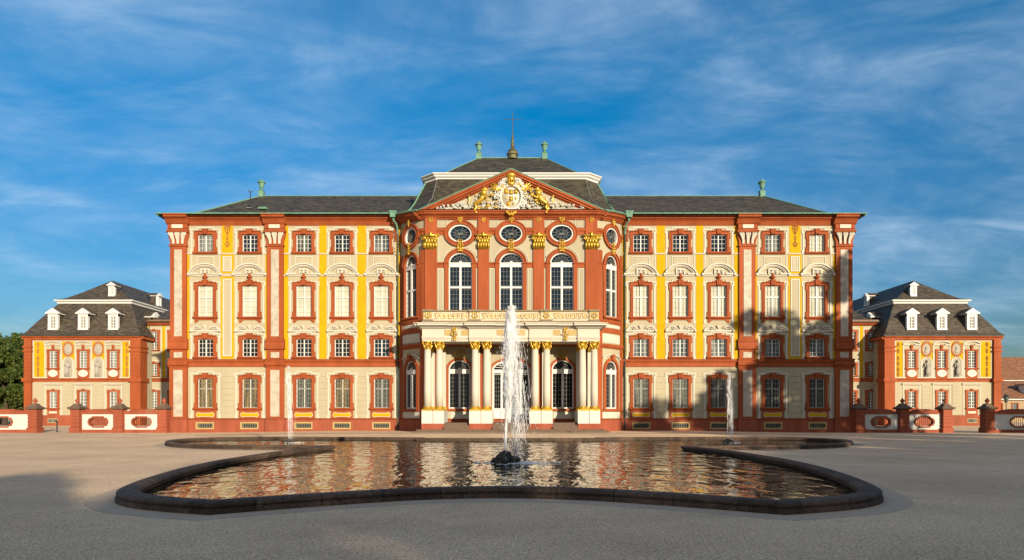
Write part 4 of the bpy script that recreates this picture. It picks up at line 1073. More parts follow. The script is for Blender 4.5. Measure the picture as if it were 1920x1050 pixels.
for (a, b) in ((SP(813), SP(879)), (SP(902), SP(1012)), (SP(1035), SP(1103))):
    g = MB(por).use('gold'); wl = MB(por).use('ochre'); k = max(3, round((b - a) / .34)); st = (b - a) / k
    for i in range(k):
        c = a + st * (i + .5); zz = (zb0 + zb1) / 2 + .02
        g.spiral((c - .07, zz + .13), .12, 1.3, 1, i, .38, .2, 9); g.spiral((c + .07, zz - .13), .12, 1.3, -1, i * 2, .38, .2, 9)
        g.ell((c, zz, .37), (.055, .08, .05), 6, 4); g.spiral((c - .1, zz - .2), .07, 1.0, -1, i, .38, .25, 7); g.spiral((c + .1, zz + .2), .07, 1.0, 1, i, .38, .25, 7)
        wl.ell((c + st / 2, zz, .36), (.05, .16, .03), 6, 4)
    g.box(a, b, zb1 - .14, zb1 - .1, .3, .4); g.box(a, b, zb0 + .12, zb0 + .16, .3, .4)
    o = g.build('gilded_tracery', bal); wl.build('painted_petal', bal)
# steps
m = MB(por).use('step_stone'); G = .16
fl = ZB(791)
m.box(-W_ - .0, W_ + .0, .05, fl - .02, -2.7, -.3)
for i in range(2): m.box(-W_ - .75 + .3 * i, W_ + .75 - .3 * i, .0, G + .13 * (i + 1), -2.7, 1.35 - .32 * i)
for sg in (-1, 0, 1):
    if sg: a, b = sorted((sg * SP(1035.5), sg * SP(1082.5)))
    else: a, b = SP(924), SP(992)
    for i in range(3): m.box(a, b, .2, G + .26 + (fl - G - .26) * (i + 1) / 3 - .01 * i, -2.7, .7 - .3 * i)
m.build('steps', palace)

# ================================================================== side pavilions (symmetric, local frame: y=0 front wall)
YV = 92.0; KV = YV / F; XV = 59.2
def ZV(py): return (775 - py) * KV + CZ
def small_grid(f, s0, z0, z1, hw, rows, n=-.12):
    f.use('wood_white').frame(s0 - hw, s0 + hw, z0, z1, .08, n - .02, n + .06); f.box(s0 - .05, s0 + .05, z0 + .08, z1 - .08, n - .02, n + .07)
    for r_ in range(1, rows): z = z0 + (z1 - z0) * r_ / rows; f.box(s0 - hw + .08, s0 + hw - .08, z - .025, z + .025, n, n + .04)
    for sg in (-1, 1): x = s0 + sg * (hw / 2); f.box(x - .018, x + .018, z0 + .08, z1 - .08, n, n + .04)
def pv_window(root, x, z0, z1, kind, pane='glass_mix', hw=.54, name='window', y=0):
    m = MB().use('red'); e = .3
    for sg in (-1, 1): m.box(sg * hw, sg * (hw + e), z0, z1, -.2, .1); m.box(sg * (hw + .2), sg * (hw + e + .06), z1 - .3, z1 + .2, -.02, .09)
    m.box(-hw - e, hw + e, z1, z1 + .22, -.2, .11); m.mould(-hw - e - .06, hw + e + .06, [(.08, z0 - .2), (.2, z0 - .1), (.2, z0), (.05, z0 + .02)])
    m.box(-.14, .14, z1 + .05, z1 + .36, 0, .2)
    if kind == 'upper': m.ell((0, z1 + .62, .12), (.24, .24, .12), 8, 5); m.box(-hw - e + .04, hw + e - .04, ZV(709), z0 - .18, -.02, .08)
    if kind == 'lower': m.box(-hw - e + .04, hw + e - .04, ZV(778.5), z0 - .18, -.02, .08)
    w = m.build(name, root, (x, y, 0))
    f = MB(); small_grid(f, 0, z0, z1, hw, max(3, round((z1 - z0) / .42))); f.build('frame', w)
    MB().use(pane).box(-hw, hw, z0, z1, -.2, -.14).build('pane', w)
    t = MB().use('white')
    if kind == 'upper':
        for sg in (-1, 1): t.box(sg * 1.06, sg * 1.2, ZV(709), z1 + .9, -.01, .07)
        za = ZV(645); P = [(-1.3 * cos(pi * i / 12), za + .45 * sin(pi * i / 12) ** 1.6) for i in range(13)]; t.ring(P, [(a * .86, za + (b - za) * .7) for a, b in P], -.01, .22, False)
        t.box(-1.22, -.4, za - .14, za, -.01, .16); t.box(.4, 1.22, za - .14, za, -.01, .16)
        zc_ = ZV(700); t.use('relief_white').prism([(.66 * cos(2 * pi * i / 20) * (1 if abs(sin(2 * pi * i / 20)) < .8 else .9), zc_ + .5 * sin(2 * pi * i / 20)) for i in range(20)], .05, .12)
        for k in range(5): t.spiral((-.4 + .2 * k, zc_ + .1 * (-1) ** k), .1, 1.2, 1, k, .14, .3, 7)
    elif kind == 'lower':
        for sg in (-1, 1): t.box(sg * 1.06, sg * 1.18, ZV(778.5), z1 + .85, -.01, .06)
        t.mould(-1.35, 1.35, [(.05, z1 + .85), (.2, z1 + .98), (.24, z1 + 1.1), (.05, z1 + 1.14)])
        t.box(-1.1, 1.1, z1 + .5, z1 + .58, -.01, .05)
        t.box(-.55, .55, z0 - .75, z0 - .45, .05, .11)
    else:
        for sg in (-1, 1): t.box(sg * 1.02, sg * 1.14, z0 - .3, z1 + .5, -.01, .05)
        t.box(-1.04, 1.04, z1 + .4, z1 + .5, -.01, .055)
    t.build('moulding', w)
    return w
def statue(root, x, seed):
    n = MB().use('niche_grey'); z0, z1 = ZV(706), ZV(680); hw = .62
    P = [(-hw, z0), (hw, z0), (hw, z1)] + [(hw * cos(a * pi / 10), z1 + .75 * sin(a * pi / 10)) for a in range(1, 10)] + [(-hw, z1)]
    n.prism(P, -.02, .035); n.use('white').ring([(a * 1.3, z0 - .12 + (b - z0) * 1.07) for a, b in P], P, -.01, .09)
    o = n.build('niche', root, (x, 0, 0)); q = random.Random(seed); t = q.choice((-1, 1))
    f = MB().use('grey_figure'); b = z0 + .12
    f.box(-.4, .4, z0, b, .03, .3)
    f.tube([(.05 * t, b, .2), (.12 * t, b + .6, .22), (0, b + 1.15, .22)], [.22, .2, .25], 8)       # draped legs
    f.tube([(0, b + 1.1, .22), (-.03 * t, b + 1.5, .22), (0, b + 1.75, .22), (0, b + 1.86, .22)], [.22, .26, .22, .08], 8)
    f.ell((.02 * t, b + 2.02, .23), (.12, .16, .13), 8, 6)
    f.tube([(.24, b + 1.7, .22), (.36, b + 1.4, .26), (.18 if t > 0 else .4, b + 1.15, .34)], [.09, .08, .06], 6)
    f.tube([(-.24, b + 1.7, .22), (-.38, b + 1.4, .26), (-.4 if t > 0 else -.15, b + 1.2 + .3 * q.random(), .34)], [.09, .08, .06], 6)
    for k in range(5): f.tube([(-.2 + .1 * k, b + 1.3 - .1 * k, .36), (-.22 + .1 * k, b + .1, .34)], [.05, .07], 5)
    f.build('figure', o, smooth=True)
    m = MB().use('fresco_red'); zc_ = ZV(654.5)
    E = lambda r1, r2: [(r1 * cos(2 * pi * i / 24), zc_ + r2 * sin(2 * pi * i / 24)) for i in range(24)]
    m.ring(E(.72, .95), E(.55, .75), -.01, .09)
    for k in range(16): a = 2 * pi * k / 16; m.ell((.76 * cos(a), zc_ + 1.0 * sin(a), .08), (.12, .12, .06), 6, 4)
    m.use('niche_grey').prism(E(.55, .75), -.01, .05); m.use('grey_figure').ell((0, zc_ + .1, .08), (.2, .28, .12), 8, 5).ell((0, zc_ - .32, .08), (.34, .25, .1), 8, 5)
    m.build('medallion', root, (x, 0, 0))
def pavilion(xc, label):
    root = empty('side_pavilion', (xc, YV, 0), label, 'pavilion', 'twin pavilions flanking the palace')
    Hf = 7.85; ze = ZV(636)
    m = MB().use('cream'); holes = []
    for x in (-4.15, 0, 4.15): holes += [(x - .56, x + .56, ZV(690), ZV(658)), (x - .56, x + .56, ZV(765), ZV(734))]
    wall_cells(m, -Hf, Hf, -.3, ze, holes)
    for sg in (-1, 1): m.add([(sg * Hf, -.3, 0), (sg * Hf, -.3, -58), (sg * Hf, ze, -58), (sg * Hf, ze, 0)], [(0, 1, 2, 3)])
    m.add([(-Hf, -.3, -58), (Hf, -.3, -58), (Hf, ze, -58), (-Hf, ze, -58)], [(0, 1, 2, 3)])
    m.use('red_dull').box(-Hf - .1, Hf + .1, -.3, ZV(778.5), -.05, .14)
    m.use('red').mould(-Hf, Hf, [(.05, ZV(716)), (.08, ZV(712)), (.2, ZV(711)), (.2, ZV(709.6)), (.05, ZV(709))])
    m.use('yellow')
    ed = [-6.8, -4.15 - 1.22, -4.15 + 1.22, -1.22, 1.22, 4.15 - 1.22, 4.15 + 1.22, 6.3]
    for i in (0, 2, 4, 6): m.box(ed[i], ed[i + 1], ZV(708), ZV(639), -.02, .02)
    m.use('white').frame(-6.95, 6.45, ZV(709), ZV(638), .14, -.01, .05)
    m.use('cream')
    for x in (-2.08, 2.08):
        for i in range(8): m.box(x - .62, x + .62, ZV(778 - 7.4 * i) + .02, ZV(778 - 7.4 * (i + 1)) - .02, -.02, .05)
    m.build('wall', root)
    for sg in (-1, 1):                                  # corner piers
        p = MB().use('red')
        a, b = (6.6, 8.0) if sg > 0 else (-8.0, -7.05)
        p.box(a, b, -.3, ze, -1.4, .3)
        for k in range(20): p.box(a - .01, b + .01, .2 + k * .56 + .02, .2 + k * .56 + .54, -1.42, .33) if .2 + k * .56 < ze - 3.0 or True else None
        for (y0, y1, e) in ((716, 709, .2), (660, 657, .12), (652, 649, .14)): p.box(a - e, b + e, ZV(y0), ZV(y1), -1.4 - e, .33 + e)
        p.build('corner_pier', root)
        o = MB().use('fresco_red')
        for zc_ in (646, 658, 672, 682, 693, 702): orn(o, 6.0 if sg > 0 else -6.25, ZV(zc_), .42, .6, .05, 81, 3, .1)
        xo = 6.0 if sg > 0 else -6.25; o.box(xo - .03, xo + .03, ZV(706), ZV(642), 0, .03); o.build('wall_ornament', root)
    c = MB().use('red').mould(-Hf - .25, Hf + .25, [(.2, ZV(638)), (.3, ZV(636)), (.32, ZV(634)), (.5, ZV(632.5)), (.52, ZV(631)), (.1, ZV(630.6))]); 
    for sg in (-1, 1): a, b = sorted((sg * (Hf - .1), sg * (Hf + .5))); c.box(a, b, ZV(636), ZV(631), -58, .3)
    c.use('copper_dark').box(-8.3, 8.3, ZV(630.6), ZV(629.4), -.1, .66)
    c.build('cornice', root)
    for x in (-4.15, 0, 4.15):
        pv_window(root, x, ZV(690), ZV(658), 'upper'); pv_window(root, x, ZV(765), ZV(734), 'lower')
        g = MB().use('ochre').frame(x - .68, x + .68, .38, .98, .08, .1, .17).use('glass_mix').box(x - .6, x + .6, .46, .9, .1, .15).use('iron'); [g.box(x - .6 + .2 * k - .02, x - .6 + .2 * k + .02, .46, .9, .14, .17) for k in range(1, 6)]; g.build('cellar_window', root)
    statue(root, -2.08, 1); statue(root, 2.08, 2)
    # mansard roof
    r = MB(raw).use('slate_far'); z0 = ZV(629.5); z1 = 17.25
    hip(r, 8.3, -.66, 58.6, z0, 5.15, 2.5, 55.5, z1, ((0, 0), (.14, .09), (.4, .38), (1, 1)))
    rr = r.build('roof', root)
    c = MB(raw).use('wood_white')
    def rc(o, z): return [(-5.15 - o, 2.5 - o, z), (5.15 + o, 2.5 - o, z), (5.15 + o, 55.5 + o, z), (-5.15 - o, 55.5 + o, z)]
    loft(c, [rc(-.05, z1 - .05), rc(.1, z1), rc(.15, z1 + .2), rc(.4, z1 + .35), rc(.42, z1 + .5), rc(.2, z1 + .54)], True); c.build('roof_cornice', rr)
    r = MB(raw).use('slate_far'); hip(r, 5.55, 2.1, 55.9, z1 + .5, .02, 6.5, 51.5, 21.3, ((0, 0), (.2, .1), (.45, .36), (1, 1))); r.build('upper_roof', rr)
    def dormer(x, y, z, s, ang=0, rise=0):
        ca, sa = cos(ang), sin(ang)
        def xf(a, zz, n_): return (x + a * ca + n_ * sa, y + a * sa - n_ * ca, zz)
        d = MB(xf).use('wood_white')
        h = .74 * s; H_ = 2.25 * s
        for q_ in (-1, 1): d.box(q_ * h * .55, q_ * h, z, z + H_, -.3, .08)
        d.box(-h, h, z - .12, z + .1 * s, -.3, .14); d.box(-h, h, z + H_ - .35 * s, z + H_, -.3, .1)
        d.box(-h - .24 * s, h + .24 * s, z + H_, z + H_ + .14 * s, -1.2, .35)
        d.prism([(-h - .3 * s, z + H_ + .16 * s), (h + .3 * s, z + H_ + .16 * s), (0, z + H_ + .85 * s)], -.2, .22)
        d.use('slate_far').prism([(-h - .34 * s, z + H_ + .18 * s), (0, z + H_ + .92 * s), (h + .34 * s, z + H_ + .18 * s)], -2.2 * s - .4, -.2)
        d.box(-h + .03, h - .03, z, z + H_, -1.9 * s, -.3)
        o = d.build('dormer', rr)
        f = MB(xf); small_grid(f, 0, z + .1 * s, z + H_ - .35 * s, h * .56, 4, -.05); f.build('frame', o)
        MB(xf).use('glass_mix').box(-h * .55, h * .55, z + .1 * s, z + H_ - .35 * s, -.2, -.12).build('pane', o)
    for x in (-4.15, 0, 4.15): dormer(x, -.05, ZV(617) - .02, .93)
    dormer(1.85, 3.4, 18.55, .62)
    for sg in (-1, 1):
        for y in (12, 22, 32): dormer(sg * 4.1, y, 18.5, .62, sg * pi / 2)
        for y in (5, 14, 24, 34, 44): dormer(sg * 7.3, y, ZV(617) - .05, 1.0, sg * pi / 2)
    ch = MB(raw).use('ochre').box(1.5, 3.0, 18.8, 20.9, 28, 30.2).use('slate_far').box(1.35, 3.15, 20.9, 21.05, 27.9, 30.3); ch.build('chimney', rr)
    return root
pv = pavilion(-XV, 'slate roofed side pavilion with statue niches, left of the palace beyond the garden wall')
pv2 = copy_tree(pv, (XV, YV, 0)); pv2.scale = (-1, 1, 1); pv2['label'] = 'slate roofed side pavilion with statue niches, right of the palace near the brown-tiled houses'

# connecting wings
YL = 95.0; KL = YL / F
def ZL(py): return (775 - py) * KL + CZ
for sg in (-1, 1):
    root = empty('connecting_wing', (sg * 43.5, YL, 0), 'low yellow and cream connecting wing between palace and %s pavilion' % ('left' if sg < 0 else 'right'), 'wing', 'connecting wings')
    hx = 8.4; ze = ZL(606)
    WX = [sg * (51.1 - 43.5), sg * (48.3 - 43.5), sg * 1.8, -sg * 1.2]
    RL = ((656, 621.5), (704, 682.5), (767, 734.5))
    m = MB().use('cream'); holes = [(x - .56, x + .56, ZL(a), ZL(b)) for x in WX for a, b in RL]
    wall_cells(m, -hx, hx, -.3, ze, holes)
    m.add([(-hx, -.3, -10), (hx, -.3, -10), (hx, ze, -10), (-hx, ze, -10)], [(0, 1, 2, 3)])
    for q in (-1, 1): m.add([(q * hx, -.3, 0), (q * hx, -.3, -10), (q * hx, ze, -10), (q * hx, ze, 0)], [(0, 1, 2, 3)])
    m.use('red_dull').box(-hx, hx, -.3, ZL(778.5), -.05, .12)
    m.use('red').mould(-hx, hx, [(.05, ZL(716)), (.1, ZL(712)), (.2, ZL(710)), (.05, ZL(709))])
    m.mould(-hx, hx, [(.1, ZL(611)), (.2, ZL(610)), (.4, ZL(607)), (.5, ZL(605)), (.1, ZL(604))])
    m.use('yellow')
    ys = sorted([sg * (52.0 - 43.5) - sg * 1.0, WX[0], WX[1], WX[2], WX[3]])
    edges = [WX[0] + sg * 1.2, sg * hx]; a, b = sorted(edges)
    if b - a > .1: m.box(a, b, ZL(708), ZL(611.5), -.02, .02)
    for i in range(3):
        a, b = sorted((WX[i] - sg * 1.17, WX[i + 1] + sg * 1.17)); m.box(a, b, ZL(708), ZL(611.5), -.02, .02)
    m.build('wall', root)
    for x in WX:
        for i, (a, b) in enumerate(RL): pv_window(root, x, ZL(a), ZL(b), 'plain' if i < 2 else 'low', 'glass_mix')
    pq = sg * (49.9 + 2.1 - 43.5) * .985
    g = MB().use('copper_dark').tube([(pq * .98, 0, .14), (pq * .98, ze, .14)], .07, 6); g.build('drainpipe', root)
    r = MB(raw).use('slate_far')
    loft(r, [[(-hx, -.7, ZL(603.5)), (hx + 0, -.7, ZL(603.5))], [(-hx, .5, ZL(600)), (hx, .5, ZL(600))], [(-hx, 5, 17.1), (hx, 5, 17.1)], [(-hx, 10.7, ZL(603.5)), (hx, 10.7, ZL(603.5))]])
    r.use('copper_dark').box(-hx, hx, ZL(605), ZL(603), -.7, -.55); r.use('tile').box(-hx, hx, ZL(603), ZL(600.5), -.5, -.35)
    r.build('roof', root)

# ================================================================== garden walls and gate piers
YG = 58.4; KG = YG / F
def ZG(py): return (776 - py) * KG + CZ
PU = [651, 733.5, 813.5, 892.5]
def pier():
    root = empty('gate_pier', (0, YG, 0), '', 'gate pier', 'red sandstone piers of the garden wall')
    m = MB(lambda s, z, n: (s, -n, z)).use('red_dull')
    m.lathe([(.46, -.2), (.46, .42), (.36, .5), (.36, 2.0), (.34, 2.02)], (0, 0), sq=True)
    for k in range(5): z = .52 + k * .3; m.lathe([(.375, z + .02), (.39, z + .05), (.39, z + .24), (.375, z + .27)], (0, 0), sq=True)
    m.build('shaft', root)
    m = MB(flat).use('step_stone').lathe([(.36, 2.0), (.48, 2.06), (.56, 2.12), (.56, 2.2), (.4, 2.28), (.28, 2.42), (.2, 2.55)], (0, 0), sq=True); m.build('cap', root)
    m = MB(flat).use('red_dull').lathe([(.12, 2.5), (.16, 2.56), (.08, 2.62), (.15, 2.7), (.19, 2.8), (.15, 2.9), (.06, 2.96), (.07, 3.0), (.02, 3.06)], (0, 0), 12); m.build('finial', root, smooth=True)
    return root
names = ['next to the palace corner', 'second out from the palace', 'at the near side of the gateway', 'at the far side of the gateway']
pr0 = pier(); first = True
for sg in (-1, 1):
    for i, u in enumerate(PU):
        o = pr0 if first else copy_tree(pr0, (0, 0, 0)); first = False
        o.location = (sg * u * KG, YG, 0)
        o['label'] = 'red sandstone pier with ball finial, %s, %s garden wall' % (names[i], 'left' if sg < 0 else 'right')
def gwall(x0, x1, label, y=YG + .05):
    root = empty('garden_wall', ((x0 + x1) / 2, y, 0), label, 'wall', 'garden walls beside the palace')
    w = (x1 - x0) / 2
    zt, zb, cw, ch = ZG(777.5), ZG(806.5), .86, .46; zc = ZG(792)
    O = [(.84 * cos(2 * pi * i / 28) * (1 if abs(cos(2 * pi * i / 28)) < .6 else 1.0), zc + .42 * sin(2 * pi * i / 28)) for i in range(28)]
    def cart(k):
        L = []
        for a in range(-90, 91, 15): L.append((.52 + (.22 + k) * cos(radians(a)) , zc + (.22 + k) * sin(radians(a))))
        L += [(.5, zc + .34 + k), (-.5, zc + .34 + k)]
        for a in range(90, 271, 15): L.append((-.52 + (.22 + k) * cos(radians(a)), zc + (.22 + k) * sin(radians(a))))
        L += [(-.5, zc - .34 - k), (.5, zc - .34 - k)]
        return L
    m = MB().use('stucco_white')
    hx, hz = .78, .36
    wall_cells(m, -w, w, zb, zt, [(-hx, hx, zc - hz, zc + hz)], .12); wall_cells(m, -w, w, zb, zt, [(-hx, hx, zc - hz, zc + hz)], -.12)
    m.build('panel', root)
    m = MB().use('red_dull').box(-w, w, -.2, zb, -.2, .2)
    m.box(-w, -w + .08, zb, zt, -.14, .14).box(w - .08, w, zb, zt, -.14, .14)
    P = [(-w, zt), (w, zt)] ; q = []
    for i in range(17):
        t = i / 16; x = w - 2 * w * t; e = abs(x) / w
        q.append((x, zt + (.24 if e < .62 else .24 - .15 * sin((e - .62) / .38 * pi) if e < .99 else .24) + (.06 if e < .5 else 0)))
    m.prism(P + q, -.18, .18)
    m.tube([(a, b + .03, 0) for a, b in q], .12, 6)
    m.build('coping', root)
    m = MB().use('red_dull'); A = cart(.16); B = cart(.035); m.ring(A, B, -.17, .2)
    m.build('oval_opening', root)
    m = MB().use('dark_iron')
    for i in range(-3, 4): m.tube([(i * .17, zc - .36, 0), (i * .17, zc + .36, 0)], .02, 5)
    m.build('bars', root)
    return root
for sg in (-1, 1):
    sd = 'left' if sg < 0 else 'right'
    ed = [u * KG for u in PU]
    for a, b, l in ((ed[0] + .38, ed[1] - .38, 'white garden wall panel with oval grille next to the palace, %s side' % sd),
                    (ed[1] + .38, ed[2] - .38, 'white garden wall panel with oval grille beside the gateway, palace side, at %s' % sd),
                    (ed[3] + .38, ed[3] + 5.2, 'white garden wall panel with oval grille at the outer %s edge beyond the gateway' % sd)):
        x0, x1 = sorted((sg * a, sg * b)); gwall(x0, x1, l)
x = X(107, 60)
b = MB(raw).use('dark_iron').lathe([(.1, -.1), (.1, .08), (.06, .1), (.06, .85), (.09, .88), (.09, .95), (.03, 1.02)], (0, 0), 10)
tag(b.build('bollard', None, (x, 60, 0)), 'slim black metal post standing in the left gateway', 'bollard')

# ================================================================== ground, basin, water
def gz(x, y):
    def ss(a, b, v): t = max(0, min(1, (v - a) / (b - a))); return t * t * (3 - 2 * t)
    return .17 * ss(44.5, 51, y) * (1 - ss(14, 27, abs(x))) * (1 - ss(70, 80, y))
xs = [-3000, -800, -250, -120, -80] + list(range(-60, 61, 3)) + [80, 120, 250, 800, 3000]
ys = [-800, -200, -60, -20, 0, 8, 16, 24, 32, 38, 42] + list(range(44, 64, 1)) + [68, 72, 76, 80, 90, 120, 200, 500, 1500, 4000]
v = [(x, y, gz(x, y)) for y in ys for x in xs]; L = len(xs)
f = [(j * L + i, j * L + i + 1, (j + 1) * L + i + 1, (j + 1) * L + i) for j in range(len(ys) - 1) for i in range(L - 1)]
me = bpy.data.meshes.new('ground'); me.from_pydata(v, [], f); me.materials.append(MATS['gravel']); me.polygons.foreach_set('use_smooth', [True] * len(f))
gr = bpy.data.objects.new('ground', me); COL.objects.link(gr); tag(gr, kind='structure')

half = [  # (x, y, sharp) outer foot of the rim, left half from front centre to back centre
    (0, 13.3, 0), (-1.6, 13.0, 0), (-3.3, 12.1, 0), (-4.8, 11.1, 1), (-5.7, 11.45, 0), (-6.6, 11.95, 0), (-7.35, 12.75, 0), (-7.85, 13.9, 0), (-8.4, 15.9, 0), (-9.0, 19, 0), (-9.25, 22.2, 0), (-9.1, 26.5, 0), (-8.4, 30.2, 1),
    (-10.5, 30.75, 0), (-13.8, 31.4, 0), (-16.5, 33.0, 0), (-18.4, 35.6, 0), (-19.3, 38.6, 0), (-18.3, 41.3, 0), (-15.5, 42.4, 0), (-12, 42.3, 0), (-8.5, 41.9, 0), (-5.2, 41.3, 1), (-5.2, 40.4, 1), (0, 40.2, 0)]
def dens(P, k=6):
    out = []; n = len(P)
    segs = []; cur = [P[0]]
    for p in P[1:]:
        cur.append(p)
        if p[2]: segs.append(cur); cur = [p]
    segs.append(cur)
    for sgm in segs:
        m = len(sgm)
        for i in range(m - 1):
            p0 = sgm[max(0, i - 1)]; p1 = sgm[i]; p2 = sgm[i + 1]; p3 = sgm[min(m - 1, i + 2)]
            if i == 0 and p1[0] == 0: p0 = (-p2[0], p2[1])
            if i == m - 2 and p2[0] == 0: p3 = (-p1[0], p1[1])
            kk = k if m > 2 else 1
            for j in range(kk):
                t = j / kk
                out.append(tuple(.5 * (2 * p1[c] + (p2[c] - p0[c]) * t + (2 * p0[c] - 5 * p1[c] + 4 * p2[c] - p3[c]) * t * t + (3 * p1[c] - p0[c] - 3 * p2[c] + p3[c]) * t ** 3) for c in (0, 1)))
    out.append((P[-1][0], P[-1][1])); return out
hl = dens(half, 8)
loop = hl + [(-x, y) for x, y in hl[-2:0:-1]]          # closed, clockwise seen from above
N = len(loop)
def offset(loop, o):                                    # positive = inwards
    out = []; n = len(loop)
    for i in range(n):
        a, b, c = loop[i - 1], loop[i], loop[(i + 1) % n]
        d1 = (b[0] - a[0], b[1] - a[1]); d2 = (c[0] - b[0], c[1] - b[1]); l1 = math.hypot(*d1) or 1; l2 = math.hypot(*d2) or 1
        n1 = (d1[1] / l1, -d1[0] / l1); n2 = (d2[1] / l2, -d2[0] / l2)
        m_ = (n1[0] + n2[0], n1[1] + n2[1]); l = math.hypot(*m_) or 1; m_ = (m_[0] / l, m_[1] / l); k = max(.45, m_[0] * n1[0] + m_[1] * n1[1])
        out.append((b[0] + m_[0] * o / k, b[1] + m_[1] * o / k))
    return out
area = sum(loop[i - 1][0] * loop[i][1] - loop[i][0] * loop[i - 1][1] for i in range(N))
SGN = 1 if area < 0 else -1
prof = [(0, -.1), (0, .075), (.03, .085), (.05, .10), (.03, .115), (.015, .15), (.025, .185), (.07, .21), (.16, .22), (.30, .222), (.38, .21), (.43, .185), (.44, .15), (.43, .12), (.40, .10), (.40, .06), (.34, .05), (.34, -.1)]
rings = [[(x, y, z) for x, y in offset(loop, SGN * o)] for o, z in prof]
pts = [p for r_ in rings for p in r_]; fs = []
for i in range(len(prof) - 1):
    for j in range(N): k = (j + 1) % N; fs.append((i * N + j, i * N + k, (i + 1) * N + k, (i + 1) * N + j))
me = bpy.data.meshes.new('rim'); me.from_pydata(pts, [], fs); me.materials.append(MATS['rim_stone'])
bm = bmesh.new(); bm.from_mesh(me); bmesh.ops.recalc_face_normals(bm, faces=bm.faces); bm.to_mesh(me); bm.free()
run = [0.0]
for i in range(1, N): run.append(run[-1] + math.hypot(loop[i][0] - loop[i - 1][0], loop[i][1] - loop[i - 1][1]))
at = me.attributes.new('run', 'FLOAT', 'POINT'); at.data.foreach_set('value', run * len(prof))
rim = bpy.data.objects.new('basin_rim', me); COL.objects.link(rim)
tag(rim, 'dark mossy stone rim of the large curved fountain basin in the forecourt', 'basin rim')
# joints in the coping stones
me = bpy.data.meshes.new('water'); inner = offset(loop, SGN * .36)
bm = bmesh.new(); vs = [bm.verts.new((x, y, .035)) for x, y in inner]; bm.faces.new(vs); bmesh.ops.triangulate(bm, faces=bm.faces); bmesh.ops.recalc_face_normals(bm, faces=bm.faces)
for fc in bm.faces:
    if fc.normal.z < 0: fc.normal_flip()
bm.to_mesh(me); bm.free(); me.materials.append(MATS['water'])
wat = bpy.data.objects.new('water', me); COL.objects.link(wat); tag(wat, kind='structure')
# paved band round the basin
o1 = offset(loop, -SGN * .5); o0 = offset(loop, SGN * .1)
pts = [(x, y, .004 + gz(x, y)) for x, y in o1] + [(x, y, .004 + gz(x, y)) for x, y in o0]
me = bpy.data.meshes.new('paved_band'); me.from_pydata(pts, [], [(j, (j + 1) % N, N + (j + 1) % N, N + j) for j in range(N)]); me.materials.append(MATS['pavement'])
pb = bpy.data.objects.new('paved_band', me); COL.objects.link(pb); tag(pb, kind='structure')
# light paved strip in front of the porch
m = MB(raw).use('pavement'); 
pts = []
for i in range(25):
    x = -24 + 2 * i
    pts.append((x, gz(x, 50.6) + .012, 50.6)); pts.append((x, gz(x, 52.2) + .012, 52.2))
m.add(pts, [(2 * i, 2 * i + 2, 2 * i + 3, 2 * i + 1) for i in range(24)])
o = m.build('path', None); tag(o, kind='structure')

